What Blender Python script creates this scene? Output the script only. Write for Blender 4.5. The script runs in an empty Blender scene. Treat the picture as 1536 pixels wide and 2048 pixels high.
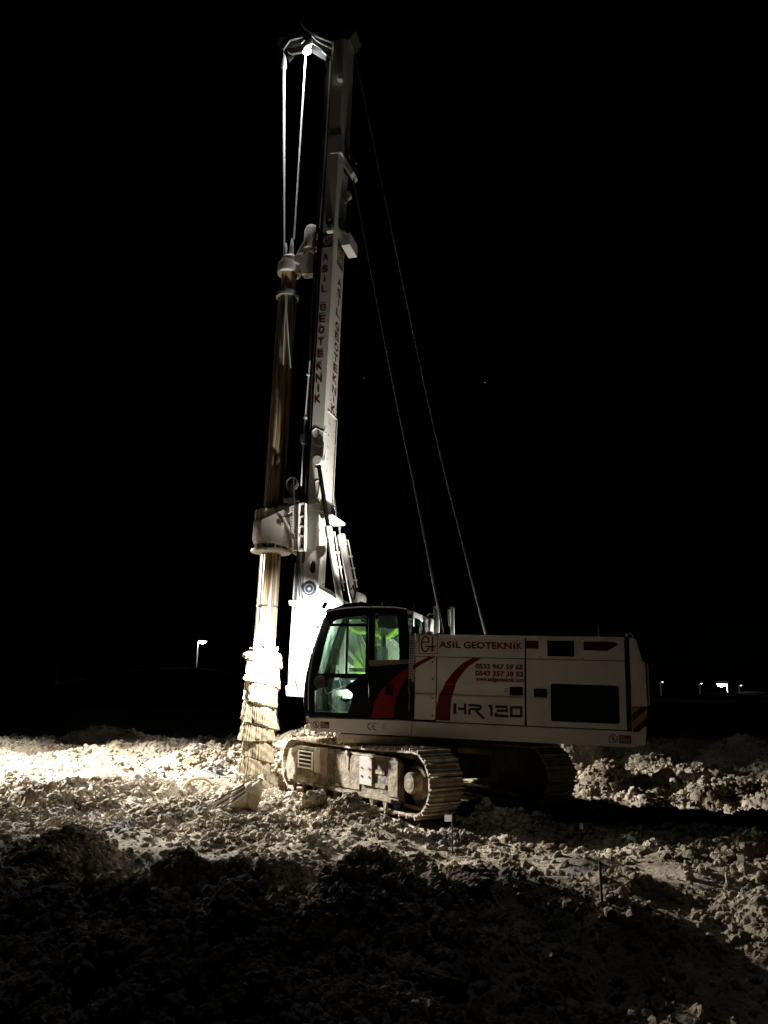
import bpy, bmesh, math, random
import numpy as np
from mathutils import Vector, Matrix
from mathutils.geometry import tessellate_polygon
random.seed(7); rng = np.random.default_rng(7)
sc = bpy.context.scene
col = sc.collection
PI = math.pi

# ------------------------------------------------------------------ camera
PITCH, ROLL = math.radians(13.2), math.radians(0.46)
CAM = Vector((0, 0, 1.75)); FPX, IW, IH = 1539.0, 1536.0, 2048.0
cv = Vector((0, math.cos(PITCH), math.sin(PITCH)))
cu0 = Vector((0, -math.sin(PITCH), math.cos(PITCH))); cx0 = Vector((1, 0, 0))
cx = cx0 * math.cos(ROLL) + cu0 * math.sin(ROLL)
cu = cu0 * math.cos(ROLL) - cx0 * math.sin(ROLL)
cam_data = bpy.data.cameras.new('camera')
cam_data.sensor_fit = 'VERTICAL'; cam_data.sensor_height = 24.0
cam_data.lens = FPX / IH * 24.0
cam_data.clip_start = 0.05; cam_data.clip_end = 3000
cam = bpy.data.objects.new('camera', cam_data); col.objects.link(cam)
cam.matrix_world = Matrix(((cx.x, cu.x, -cv.x, CAM.x), (cx.y, cu.y, -cv.y, CAM.y), (cx.z, cu.z, -cv.z, CAM.z), (0, 0, 0, 1)))
sc.camera = cam

# ------------------------------------------------------------------ night sky, exposure
world = bpy.data.worlds.new('World'); sc.world = world; world.use_nodes = True
nt = world.node_tree; nt.nodes.clear()
sky = nt.nodes.new('ShaderNodeTexSky'); sky.sky_type = 'NISHITA'; sky.sun_disc = False
sky.sun_elevation = math.radians(-4); sky.sun_rotation = math.radians(60)
bgn = nt.nodes.new('ShaderNodeBackground'); wo = nt.nodes.new('ShaderNodeOutputWorld')
bgn.inputs['Strength'].default_value = 0.0025
nt.links.new(sky.outputs['Color'], bgn.inputs['Color']); nt.links.new(bgn.outputs[0], wo.inputs['Surface'])
sc.view_settings.view_transform = 'Standard'; sc.view_settings.look = 'None'
sc.view_settings.exposure = 0.0; sc.view_settings.gamma = 1.0
sc.render.engine = 'CYCLES'
cy = sc.cycles
cy.use_denoising = True; cy.max_bounces = 5; cy.diffuse_bounces = 3; cy.glossy_bounces = 2
cy.transmission_bounces = 4; cy.transparent_max_bounces = 12; cy.volume_bounces = 0
cy.sample_clamp_indirect = 3.0; cy.caustics_reflective = False; cy.caustics_refractive = False

# ------------------------------------------------------------------ rig frame (x forward, y to the rig's left, z up)
YAW, NOSE = math.radians(164.4), math.radians(1.5)
RO = Vector((0.56, 14.0, 0.0))
fw = Vector((math.cos(YAW) * math.cos(NOSE), math.sin(YAW) * math.cos(NOSE), math.sin(NOSE)))
lf = Vector((-math.sin(YAW), math.cos(YAW), 0)); upv = fw.cross(lf)
RIG = Matrix(((fw.x, lf.x, upv.x, RO.x), (fw.y, lf.y, upv.y, RO.y), (fw.z, lf.z, upv.z, RO.z), (0, 0, 0, 1)))
def ray(px, py): return cv + cx * ((px - IW / 2) / FPX) - cu * ((py - IH / 2) / FPX)
def on_plane(px, py, M, axis, val):
    """survey helper: where the sight line to a photo pixel meets a plane of frame M"""
    Mi = M.inverted(); o = Mi @ CAM; d = Mi.to_3x3() @ ray(px, py)
    t = (val - o[axis]) / d[axis]; return o + d * t
def R(px, py, Y=1.4):
    p = on_plane(px, py, RIG, 1, Y); return (p.x, p.z)
def RL(pts, Y=1.4): return [R(a, b, Y) for a, b in pts]
def G(px, py, z=0.0):
    d = ray(px, py); t = (z - CAM.z) / d.z; p = CAM + d * t; return (p.x, p.y)
# undercarriage frame: x towards the track end nearest the camera
UA = math.atan2(-0.835, 0.55)
UC = Matrix.Translation((0.60, 14.05, 0)) @ Matrix.Rotation(UA, 4, 'Z')
UCL = RIG.inverted() @ UC
def U(px, py, y=-1.44):
    p = on_plane(px, py, UC, 1, y); return (p.x, p.z)

# ------------------------------------------------------------------ materials
MATS = {}
def mat(name, color, rough=0.5, metal=0.0, var=None, scale=4.0, stretch=(1, 1, 1), bump=0.0, bscale=40.0, lo=0.4, hi=0.65, coord='Object', spec=0.5, detail=6.0, coat=0.0):
    m = bpy.data.materials.new(name); m.use_nodes = True; n = m.node_tree; b = n.nodes['Principled BSDF']
    b.inputs['Base Color'].default_value = (*color, 1); b.inputs['Roughness'].default_value = rough
    b.inputs['Metallic'].default_value = metal; b.inputs['Specular IOR Level'].default_value = spec
    b.inputs['Coat Weight'].default_value = coat
    tc = n.nodes.new('ShaderNodeTexCoord'); mp = n.nodes.new('ShaderNodeMapping'); mp.inputs['Scale'].default_value = stretch
    n.links.new(tc.outputs[coord], mp.inputs['Vector'])
    if var:
        no = n.nodes.new('ShaderNodeTexNoise'); no.inputs['Scale'].default_value = scale; no.inputs['Detail'].default_value = detail
        no.inputs['Roughness'].default_value = 0.62
        n.links.new(mp.outputs[0], no.inputs['Vector'])
        cr = n.nodes.new('ShaderNodeValToRGB')
        cr.color_ramp.elements[0].position = lo; cr.color_ramp.elements[0].color = (*color, 1)
        cr.color_ramp.elements[1].position = hi; cr.color_ramp.elements[1].color = (*var, 1)
        n.links.new(no.outputs['Fac'], cr.inputs[0]); n.links.new(cr.outputs[0], b.inputs['Base Color'])
    if bump:
        nb = n.nodes.new('ShaderNodeTexNoise'); nb.inputs['Scale'].default_value = bscale; nb.inputs['Detail'].default_value = 5
        n.links.new(mp.outputs[0], nb.inputs['Vector'])
        bp = n.nodes.new('ShaderNodeBump'); bp.inputs['Strength'].default_value = bump; bp.inputs['Distance'].default_value = 0.02
        n.links.new(nb.outputs['Fac'], bp.inputs['Height']); n.links.new(bp.outputs[0], b.inputs['Normal'])
    MATS[name] = m; return m
M_white = mat('white_paint', (0.78, 0.76, 0.72), 0.42, var=(0.66, 0.62, 0.54), scale=2.2, lo=0.45, hi=0.8, bump=0.03, bscale=9)
M_mast = mat('mast_paint', (0.72, 0.70, 0.64), 0.45, var=(0.52, 0.47, 0.37), scale=1.6, stretch=(1.6, 1.6, 0.5), lo=0.42, hi=0.8, bump=0.05, bscale=12)
M_dusty = mat('dusty_paint', (0.62, 0.57, 0.47), 0.6, var=(0.36, 0.27, 0.16), scale=5, lo=0.45, hi=0.7, bump=0.2, bscale=30)
M_black = mat('black_gloss', (0.006, 0.006, 0.007), 0.35, spec=0.25)
M_blackm = mat('black_matt', (0.008, 0.008, 0.009), 0.7, spec=0.2)
M_rub = mat('dark_rubber', (0.03, 0.03, 0.032), 0.5)
M_red = mat('red_vinyl', (0.17, 0.004, 0.007), 0.45, spec=0.3)
M_maroon = mat('maroon_vinyl', (0.045, 0.006, 0.008), 0.45)
M_ink = mat('black_vinyl', (0.02, 0.018, 0.02), 0.45)
M_amber = mat('amber_vinyl', (0.55, 0.19, 0.02), 0.45)
M_steel = mat('bare_steel', (0.42, 0.40, 0.37), 0.35, 0.8, var=(0.20, 0.16, 0.12), scale=6, lo=0.4, hi=0.7, bump=0.1)
M_chrome = mat('chrome', (0.75, 0.76, 0.78), 0.15, 1.0)
M_dsteel = mat('dark_steel', (0.10, 0.095, 0.09), 0.5, 0.5, var=(0.05, 0.04, 0.035), scale=8)
M_kelly = mat('kelly_steel', (0.14, 0.11, 0.09), 0.38, 0.25, var=(0.50, 0.37, 0.20), scale=8, stretch=(1, 1, 0.035), lo=0.42, hi=0.62, bump=0.05, bscale=30)
M_clay = mat('clay', (0.42, 0.35, 0.24), 0.9, var=(0.27, 0.21, 0.13), scale=7, lo=0.35, hi=0.7, bump=0.9, bscale=22, stretch=(1, 1, 0.35))
M_mud = mat('muddy_steel', (0.075, 0.053, 0.03), 0.8, var=(0.25, 0.19, 0.105), scale=6, lo=0.40, hi=0.62, bump=0.8, bscale=25)
M_rust = mat('rusty_plate', (0.24, 0.18, 0.12), 0.7, var=(0.22, 0.10, 0.055), scale=3.5, lo=0.45, hi=0.62, bump=0.3, bscale=30)
M_shoe = mat('shoe_steel', (0.26, 0.21, 0.15), 0.6, 0.0, var=(0.50, 0.42, 0.31), scale=6, lo=0.4, hi=0.65, bump=0.5, bscale=25, coord='Object')
M_greyp = mat('grey_plate', (0.33, 0.31, 0.28), 0.6, var=(0.30, 0.13, 0.08), scale=3, lo=0.5, hi=0.62, bump=0.2)
M_recess_shade = mat('shaded_recess_mud', (0.03, 0.022, 0.014), 0.7, var=(0.12, 0.09, 0.05), scale=9, bump=0.8, bscale=20)  # mud colour darkened to paint the shade inside the frame recesses
M_lime = mat('lime_sleeve', (0.48, 0.80, 0.03), 0.6, var=(0.30, 0.60, 0.02), scale=5)
M_rope = mat('wire_rope', (0.50, 0.44, 0.36), 0.55, 0.3, bump=0.6, bscale=90)
M_stay = mat('greased_rope', (0.17, 0.135, 0.095), 0.7, bump=0.5, bscale=90)
M_ropew = mat('white_hose', (0.82, 0.82, 0.80), 0.5)
M_gal = mat('galvanised', (0.60, 0.61, 0.62), 0.4, 0.5, var=(0.45, 0.46, 0.47), scale=8)
M_tan = mat('tan_sleeve', (0.50, 0.37, 0.20), 0.6, var=(0.30, 0.22, 0.12), scale=4, stretch=(1, 1, 0.3), bump=0.3)
M_seat = mat('seat_fabric', (0.04, 0.045, 0.06), 0.9)
M_blue = mat('blue_denim', (0.03, 0.05, 0.16), 0.9)
M_card = mat('white_card', (0.8, 0.8, 0.78), 0.6)
M_yel = mat('yellow_box', (0.5, 0.36, 0.06), 0.6)
M_wood = mat('weathered_wood', (0.36, 0.28, 0.18), 0.8, var=(0.2, 0.15, 0.09), scale=9, stretch=(1, 1, 0.2), bump=0.5)
M_canvas = mat('dusty_canvas', (0.44, 0.36, 0.24), 0.85, var=(0.30, 0.23, 0.14), scale=6, bump=0.8, bscale=14)
M_navy = mat('navy_disc', (0.022, 0.028, 0.045), 0.6)
M_shade = mat('grey_visor', (0.20, 0.22, 0.19), 0.8)
M_pole = mat('pole_paint', (0.75, 0.74, 0.72), 0.5)
M_conc = mat('far_wall', (0.35, 0.30, 0.26), 0.9)
M_orange = mat('orange_lens', (0.5, 0.16, 0.03), 0.4)

def reflection_stripes(m, cols, sc_, st):
    n = m.node_tree; cr = [x for x in n.nodes if x.type == 'VALTORGB'][0]; e = cr.color_ramp.elements
    while len(e) > 2: e.remove(e[-1])
    e[0].position = cols[0][0]; e[0].color = (*cols[0][1], 1); e[1].position = cols[1][0]; e[1].color = (*cols[1][1], 1)
    for p, q in cols[2:]: k = e.new(p); k.color = (*q, 1)
    no = [x for x in n.nodes if x.type == 'TEX_NOISE'][0]; no.inputs['Scale'].default_value = sc_; no.inputs['Detail'].default_value = 2.5
reflection_stripes(M_kelly, [(.36, (.05, .038, .03)), (.42, (.16, .11, .08)), (.465, (.46, .33, .15)), (.51, (.40, .28, .13)), (.535, (.10, .08, .075)), (.60, (.28, .26, .25)), (.64, (.07, .055, .05))], 9, 0)  # tan and grey bands paint the reflections along the kelly bar
def emis(name, color, s):
    m = bpy.data.materials.new(name); m.use_nodes = True; n = m.node_tree; n.nodes.clear()
    e = n.nodes.new('ShaderNodeEmission'); o = n.nodes.new('ShaderNodeOutputMaterial')
    e.inputs[0].default_value = (*color, 1); e.inputs[1].default_value = s; n.links.new(e.outputs[0], o.inputs[0]); return m
E_cool = emis('lamp_glow', (0.85, 0.93, 1.0), 60); E_warm = emis('street_glow', (1.0, 0.86, 0.70), 90)
E_dim = emis('weak_glow', (1.0, 0.95, 0.9), 6); E_star = emis('star_glow', (0.9, 0.92, 1.0), 0.35)
E_win = emis('far_window_glow', (1.0, 0.85, 0.7), 1.6)

def glass_mat():
    m = bpy.data.materials.new('tinted_glass'); m.use_nodes = True; n = m.node_tree; n.nodes.clear()
    t = n.nodes.new('ShaderNodeBsdfTransparent'); t.inputs[0].default_value = (0.74, 0.88, 0.78, 1)
    g = n.nodes.new('ShaderNodeBsdfGlossy'); g.inputs['Roughness'].default_value = 0.04
    d = n.nodes.new('ShaderNodeBsdfTranslucent'); d.inputs[0].default_value = (0.42, 0.60, 0.48, 1)
    no = n.nodes.new('ShaderNodeTexNoise'); no.inputs['Scale'].default_value = 5; no.inputs['Detail'].default_value = 8
    tcg = n.nodes.new('ShaderNodeTexCoord'); mpg = n.nodes.new('ShaderNodeMapping'); mpg.inputs['Scale'].default_value = (2.2, 2.2, .7); n.links.new(tcg.outputs['Object'], mpg.inputs[0]); n.links.new(mpg.outputs[0], no.inputs['Vector'])
    mr = n.nodes.new('ShaderNodeMapRange'); mr.inputs[1].default_value = 0.35; mr.inputs[2].default_value = 0.75; mr.inputs[3].default_value = 0.03; mr.inputs[4].default_value = 0.22
    f = n.nodes.new('ShaderNodeFresnel'); f.inputs[0].default_value = 1.45
    a = n.nodes.new('ShaderNodeMixShader'); b = n.nodes.new('ShaderNodeMixShader'); o = n.nodes.new('ShaderNodeOutputMaterial')
    n.links.new(no.outputs[0], mr.inputs[0]); n.links.new(mr.outputs[0], b.inputs[0])
    n.links.new(f.outputs[0], a.inputs[0]); n.links.new(t.outputs[0], a.inputs[1]); n.links.new(g.outputs[0], a.inputs[2])
    n.links.new(a.outputs[0], b.inputs[1]); n.links.new(d.outputs[0], b.inputs[2]); n.links.new(b.outputs[0], o.inputs[0]); return m
M_glass = glass_mat()

def soil_mat(name, k=1.0):
    m = bpy.data.materials.new(name); m.use_nodes = True; n = m.node_tree; b = n.nodes['Principled BSDF']
    b.inputs['Roughness'].default_value = 0.95; b.inputs['Specular IOR Level'].default_value = 0.15
    ge = n.nodes.new('ShaderNodeNewGeometry')
    def noise(s, d=6, off=0.0):
        x = n.nodes.new('ShaderNodeTexNoise'); x.inputs['Scale'].default_value = s; x.inputs['Detail'].default_value = d; x.inputs['Roughness'].default_value = 0.6
        mp = n.nodes.new('ShaderNodeMapping'); mp.inputs['Location'].default_value = (off, off * 0.7, 0)
        n.links.new(ge.outputs['Position'], mp.inputs['Vector']); n.links.new(mp.outputs[0], x.inputs['Vector']); return x
    def ramp(src, p0, c0, p1, c1):
        r = n.nodes.new('ShaderNodeValToRGB'); e = r.color_ramp.elements
        e[0].position = p0; e[0].color = (*c0, 1); e[1].position = p1; e[1].color = (*c1, 1)
        n.links.new(src, r.inputs[0]); return r
    c1 = ramp(noise(1.3, 8).outputs[0], 0.36, (0.16 * k, 0.125 * k, 0.085 * k), 0.62, (0.46 * k, 0.40 * k, 0.31 * k))
    c2 = ramp(noise(17, 5, 3.3).outputs[0], 0.35, (0.62, 0.60, 0.57), 0.66, (1.15, 1.14, 1.12))
    mul = n.nodes.new('ShaderNodeMix'); mul.data_type = 'RGBA'; mul.blend_type = 'MULTIPLY'; mul.inputs[0].default_value = 1
    n.links.new(c1.outputs[0], mul.inputs[6]); n.links.new(c2.outputs[0], mul.inputs[7])
    f3 = ramp(noise(0.75, 3, 11.0).outputs[0], 0.60, (0, 0, 0), 0.66, (1, 1, 1))
    mix = n.nodes.new('ShaderNodeMix'); mix.data_type = 'RGBA'
    n.links.new(f3.outputs[0], mix.inputs[0]); n.links.new(mul.outputs[2], mix.inputs[6]); mix.inputs[7].default_value = (0.185 * k, 0.175 * k, 0.165 * k, 1)
    n.links.new(mix.outputs[2], b.inputs['Base Color'])
    nb = noise(38, 6, 5.0); bp = n.nodes.new('ShaderNodeBump'); bp.inputs['Strength'].default_value = 0.8; bp.inputs['Distance'].default_value = 0.03
    n.links.new(nb.outputs[0], bp.inputs['Height']); n.links.new(bp.outputs[0], b.inputs['Normal']); return m
M_soil = soil_mat('excavated_soil'); M_far = soil_mat('far_soil', 0.6)

# ------------------------------------------------------------------ mesh helpers
class MB:
    def __init__(s): s.bm = bmesh.new()
    def poly3(s, loops):
        pass
    def quad(s, pts):
        s.bm.faces.new([s.bm.verts.new(p) for p in pts])
    def box(s, x0, x1, y0, y1, z0, z1, M=None):
        v = [Vector((x, y, z)) for x in (x0, x1) for y in (y0, y1) for z in (z0, z1)]
        if M: v = [M @ p for p in v]
        v = [s.bm.verts.new(p) for p in v]
        for f in ((0, 1, 3, 2), (4, 6, 7, 5), (0, 4, 5, 1), (2, 3, 7, 6), (0, 2, 6, 4), (1, 5, 7, 3)): s.bm.faces.new([v[i] for i in f])
        return s
    def prism(s, pts, y0, y1, holes=(), axis='y'):
        """(x,z) outline with holes extruded along y (axis 'x': outline is (y,z) extruded along x; 'z': (x,y) along z)"""
        loops = [list(pts)] + [list(h) for h in holes]
        flat = [p for l in loops for p in l]
        tri = tessellate_polygon([[Vector((a, b, 0)) for a, b in l] for l in loops])
        def P(p, d):
            return (p[0], d, p[1]) if axis == 'y' else ((d, p[0], p[1]) if axis == 'x' else (p[0], p[1], d))
        A = [s.bm.verts.new(P(p, y0)) for p in flat]; B = [s.bm.verts.new(P(p, y1)) for p in flat]
        for t in tri:
            try: s.bm.faces.new([A[i] for i in t]); s.bm.faces.new([B[i] for i in reversed(t)])
            except ValueError: pass
        k = 0
        for l in loops:
            n = len(l)
            for i in range(n):
                j = (i + 1) % n; s.bm.faces.new((A[k + i], A[k + j], B[k + j], B[k + i]))
            k += n
        return s
    def cyl(s, p0, p1, r0, r1=None, n=20, cap=True):
        p0 = Vector(p0); p1 = Vector(p1); r1 = r0 if r1 is None else r1
        d = (p1 - p0).normalized(); a = d.orthogonal().normalized(); b = d.cross(a)
        A, B = [], []
        for i in range(n):
            t = 2 * PI * i / n; e = a * math.cos(t) + b * math.sin(t)
            A.append(s.bm.verts.new(p0 + e * r0)); B.append(s.bm.verts.new(p1 + e * r1))
        for i in range(n): s.bm.faces.new((A[i], A[(i + 1) % n], B[(i + 1) % n], B[i]))
        if cap: s.bm.faces.new(A[::-1]); s.bm.faces.new(B)
        return s
    def tube(s, pts, r, n=8, closed=False):
        pts = [Vector(p) for p in pts]; rings = []; prev = None
        m = len(pts)
        for i, p in enumerate(pts):
            if closed: d = pts[(i + 1) % m] - pts[i - 1]
            else: d = pts[min(i + 1, m - 1)] - pts[max(i - 1, 0)]
            d.normalize()
            if prev is None: a = d.orthogonal().normalized()
            else: a = (prev - d * prev.dot(d)).normalized()
            prev = a; b = d.cross(a); rr = r[i] if isinstance(r, (list, tuple)) else r
            rings.append([s.bm.verts.new(p + (a * math.cos(2 * PI * k / n) + b * math.sin(2 * PI * k / n)) * rr) for k in range(n)])
        for i in range(m if closed else m - 1):
            A = rings[i]; B = rings[(i + 1) % m]
            for k in range(n): s.bm.faces.new((A[k], A[(k + 1) % n], B[(k + 1) % n], B[k]))
        if not closed: s.bm.faces.new(rings[0][::-1]); s.bm.faces.new(rings[-1])
        return s
    def lathe(s, prof, c=(0, 0), n=32, axis='z', c3=0):
        """profile [(r, h)] spun about a z axis through c=(x,y); axis 'y' spins about y through (x,z)=c"""
        rings = []
        for r, h in prof:
            ring = []
            for i in range(n):
                t = 2 * PI * i / n; a, b = r * math.cos(t), r * math.sin(t)
                ring.append(s.bm.verts.new((c[0] + a, c[1] + b, h) if axis == 'z' else (c[0] + a, h, c[1] + b)))
            rings.append(ring)
        for A, B in zip(rings, rings[1:]):
            for i in range(n): s.bm.faces.new((A[i], A[(i + 1) % n], B[(i + 1) % n], B[i]))
        if prof[0][0] > 1e-4: s.bm.faces.new(rings[0][::-1])
        if prof[-1][0] > 1e-4: s.bm.faces.new(rings[-1])
        return s
    def build(s, name, m, parent=None, smooth=False, bevel=0.0, M=None):
        bmesh.ops.recalc_face_normals(s.bm, faces=s.bm.faces)
        me = bpy.data.meshes.new(name); s.bm.to_mesh(me); s.bm.free()
        if smooth:
            for p in me.polygons: p.use_smooth = True
        me.materials.append(m)
        o = bpy.data.objects.new(name, me); col.objects.link(o)
        if parent is not None: o.parent = parent
        if M is not None: o.matrix_local = M
        if smooth:
            me.set_sharp_from_angle(angle=math.radians(38))
        if bevel:
            bv = o.modifiers.new('bevel', 'BEVEL'); bv.width = bevel; bv.segments = 2; bv.limit_method = 'ANGLE'; bv.angle_limit = math.radians(50)
        return o
def tag(o, label=None, cat=None, group=None, kind=None):
    for k, v in (('label', label), ('category', cat), ('group', group), ('kind', kind)):
        if v: o[k] = v
    return o
def empty(name, label, cat, M=None, loc=None, group=None):
    o = bpy.data.objects.new(name, None); col.objects.link(o); o.empty_display_size = 0.1
    if M is not None: o.matrix_world = M
    if loc is not None: o.location = loc
    return tag(o, label, cat, group)
def lamp(name, kind, energy, parent, pos, aim=None, size=0.05, angle=120, blend=0.4, color=(1, 0.97, 0.92)):
    d = bpy.data.lights.new(name, kind); d.energy = energy; d.color = color
    d.shadow_soft_size = size
    if kind == 'SPOT': d.spot_size = math.radians(angle); d.spot_blend = blend
    o = bpy.data.objects.new(name, d); col.objects.link(o)
    if parent is not None: o.parent = parent
    o.location = pos
    if aim is not None:
        v = Vector(aim) - Vector(pos); o.rotation_euler = v.to_track_quat('-Z', 'Y').to_euler()
    return o
M_paper = bpy.data.materials.new('thin_paper'); M_paper.use_nodes = True
_n = M_paper.node_tree; _t = _n.nodes.new('ShaderNodeBsdfTranslucent'); _t.inputs[0].default_value = (.85, .84, .8, 1); _m = _n.nodes.new('ShaderNodeMixShader'); _m.inputs[0].default_value = .10
_n.nodes['Principled BSDF'].inputs['Base Color'].default_value = (.85, .84, .8, 1)
_n.links.new(_n.nodes['Principled BSDF'].outputs[0], _m.inputs[1]); _n.links.new(_t.outputs[0], _m.inputs[2]); _n.links.new(_m.outputs[0], _n.nodes['Material Output'].inputs[0])
# flat print: strokes and lettering laid on a surface. frame = (origin, u, v, w): u reads right, v up, w out of the surface
_lift = [0]
def lift():
    _lift[0] = (_lift[0] + 1) % 6; return 0.0003 * _lift[0]
def ribbon(mb, pts, wd, F, closed=False):
    o, u, v, w = F; k = lift(); m = len(pts); pts = [Vector((a, b, 0)) for a, b in pts]; L = []; Rr = []
    for i in range(m):
        if closed: a, c = pts[i - 1], pts[(i + 1) % m]
        else: a, c = pts[max(i - 1, 0)], pts[min(i + 1, m - 1)]
        d1 = (pts[i] - a); d2 = (c - pts[i])
        if d1.length < 1e-9: d1 = d2
        if d2.length < 1e-9: d2 = d1
        d1.normalize(); d2.normalize(); d = (d1 + d2).normalized(); nn = Vector((-d.y, d.x, 0))
        n1 = Vector((-d1.y, d1.x, 0)); s = 1 / max(0.5, nn.dot(n1)); off = nn * (wd / 2 * s)
        L.append(pts[i] + off); Rr.append(pts[i] - off)
    def T(p): return o + u * p.x + v * p.y + w * k
    VL = [mb.bm.verts.new(T(p)) for p in L]; VR = [mb.bm.verts.new(T(p)) for p in Rr]
    for i in range(m if closed else m - 1):
        j = (i + 1) % m; mb.bm.faces.new((VL[i], VL[j], VR[j], VR[i]))
def flat(mb, pts, F):
    o, u, v, w = F; k = lift()
    for t in tessellate_polygon([[Vector((a, b, 0)) for a, b in pts]]):
        mb.bm.faces.new([mb.bm.verts.new(o + u * pts[i][0] + v * pts[i][1] + w * k) for i in t])
def text(mb, s, F, x0, x1, y0, h, bold=0.03):
    """text s fitted to width x0..x1, baseline y0, cap height h"""
    cu_ = bpy.data.curves.new('t', 'FONT'); cu_.body = s; cu_.offset = bold; cu_.resolution_u = 3
    ob = bpy.data.objects.new('t', cu_); col.objects.link(ob)
    dg = bpy.context.evaluated_depsgraph_get(); me = bpy.data.meshes.new_from_object(ob.evaluated_get(dg))
    cap = 0.73
    if len(me.vertices) == 0: return
    xs = [v.co.x for v in me.vertices]; a, b = min(xs), max(xs); k = lift(); o, u, v, w = F
    vs = [mb.bm.verts.new(o + u * (x0 + (q.co.x - a) / (b - a) * (x1 - x0)) + v * (y0 + q.co.y / cap * h) + w * k) for q in me.vertices]
    for p in me.polygons:
        try: mb.bm.faces.new([vs[i] for i in p.vertices])
        except ValueError: pass
    bpy.data.objects.remove(ob); bpy.data.curves.remove(cu_); bpy.data.meshes.remove(me)
def arc(cx_, cy_, rx, ry, a0, a1, n=24): return [(cx_ + rx * math.cos(math.radians(a0 + (a1 - a0) * i / n)), cy_ + ry * math.sin(math.radians(a0 + (a1 - a0) * i / n))) for i in range(n + 1)]
def dotted_i(mb, F, xc, y0, h, wd):
    ribbon(mb, [(xc, y0), (xc, y0 + h * 0.74)], wd, F); ribbon(mb, [(xc, y0 + h * 0.84), (xc, y0 + h * 1.0)], wd, F)
def emblem(mb, F, x0, y0, s, w=0.085):
    """square company emblem: frame, round letter and a vertical auger sign with arrow barbs"""
    q = lambda a, b: (x0 + a * s, y0 + b * s)
    ribbon(mb, [q(0, 0), q(1, 0), q(1, 1), q(0, 1)], 0.035 * s, F, True)
    pts = [q(0.12 + 0.22 * (1 + math.cos(math.radians(t))), 0.5 + 0.40 * math.sin(math.radians(t))) for t in range(0, 361 - 20, 12)]
    pts = [q(0.34 + 0.22 * math.cos(math.radians(t)), 0.5 + 0.40 * math.sin(math.radians(t))) for t in range(20, 345, 12)]
    ribbon(mb, pts, w * s, F)
    ribbon(mb, [q(0.14, 0.60), q(0.54, 0.60)], w * 0.8 * s, F)
    ribbon(mb, [q(0.36, 0.38), q(0.88, 0.38)], w * 0.8 * s, F)
    ribbon(mb, [q(0.73, 0.12), q(0.73, 0.90)], w * s, F)
    for z in (0.30, 0.20, 0.12): ribbon(mb, [q(0.60, z + 0.05), q(0.73, z), q(0.86, z + 0.05)], w * 0.5 * s, F)
    ribbon(mb, [q(0.86, 0.38), q(0.93, 0.47)], w * 0.5 * s, F)
def warning_sign(parent, F, xc, yc, r):
    mb = MB(); ribbon(mb, arc(xc, yc, r, r, 0, 345, 23), r * 0.2, F, True)
    ribbon(mb, [(xc - r * 0.65, yc + r * 0.65), (xc + r * 0.65, yc - r * 0.65)], r * 0.18, F)
    mb.build('prohibition_sign', M_red, parent)
    mb = MB(); ribbon(mb, [(xc, yc + 0.35 * r), (xc - 0.05 * r, yc - 0.1 * r), (xc + 0.3 * r, yc - 0.35 * r), (xc + 0.2 * r, yc - 0.65 * r)], r * 0.2, F)
    ribbon(mb, [(xc - 0.05 * r, yc - 0.1 * r), (xc - 0.35 * r, yc - 0.55 * r)], r * 0.2, F)
    ribbon(mb, [(xc - 0.4 * r, yc + 0.15 * r), (xc, yc + 0.25 * r), (xc + 0.4 * r, yc + 0.1 * r)], r * 0.16, F)
    flat(mb, arc(xc + 0.05 * r, yc + 0.55 * r, 0.17 * r, 0.17 * r, 0, 330, 9), F); mb.build('pictogram', M_ink, parent)
    mb = MB(); flat(mb, [(xc + 1.5 * r, yc - r), (xc + 4.4 * r, yc - r), (xc + 4.4 * r, yc + r), (xc + 1.5 * r, yc + r)], F); mb.build('warning_plate', M_red, parent)
    mb = MB(); F2 = (F[0] + F[3] * 0.003, F[1], F[2], F[3])
    for i in range(5): ribbon(mb, [(xc + 1.7 * r, yc + (0.65 - i * 0.32) * r), (xc + (3.0 if i < 2 else 4.1) * r, yc + (0.65 - i * 0.32) * r)], r * 0.09, F2)
    mb.build('warning_lines', M_card, parent)
# ================================================================== THE DRILLING RIG
rig = empty('drilling_rig', 'tall white crawler drilling rig with black cab, mast and clay-covered auger', 'drilling rig', M=RIG)
SX, SW = Vector((-1, 0, 0)), Vector((0, 1, 0)); SV = Vector((0, 0, 1))
FS = (Vector((0, 1.403, 0)), SX, SV, SW)                 # print plane on the house side
def c6(u, v, Y=1.4): return R(590 + u * 0.18880, 1180 + v * 0.18880, Y)
def c7(u, v, Y=1.4): return R(810 + u * 0.16927, 1190 + v * 0.16927, Y)
def c8(u, v, Y=1.4): return R(1030 + u * 0.19531, 1230 + v * 0.19531, Y)
def f6(u, v): p = c6(u, v); return (-p[0], p[1])
def f7(u, v): p = c7(u, v); return (-p[0], p[1])
def f8(u, v): p = c8(u, v); return (-p[0], p[1])

XA, XB, XC, XD = R(829, 1400)[0], R(871.5, 1400)[0], R(1051, 1400)[0], R(1255, 1400)[0]
ZT, ZB, ZS, ZU = 2.68, R(940, 1315)[1], R(940, 1446)[1], 1.09
GP = 0.012
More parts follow.
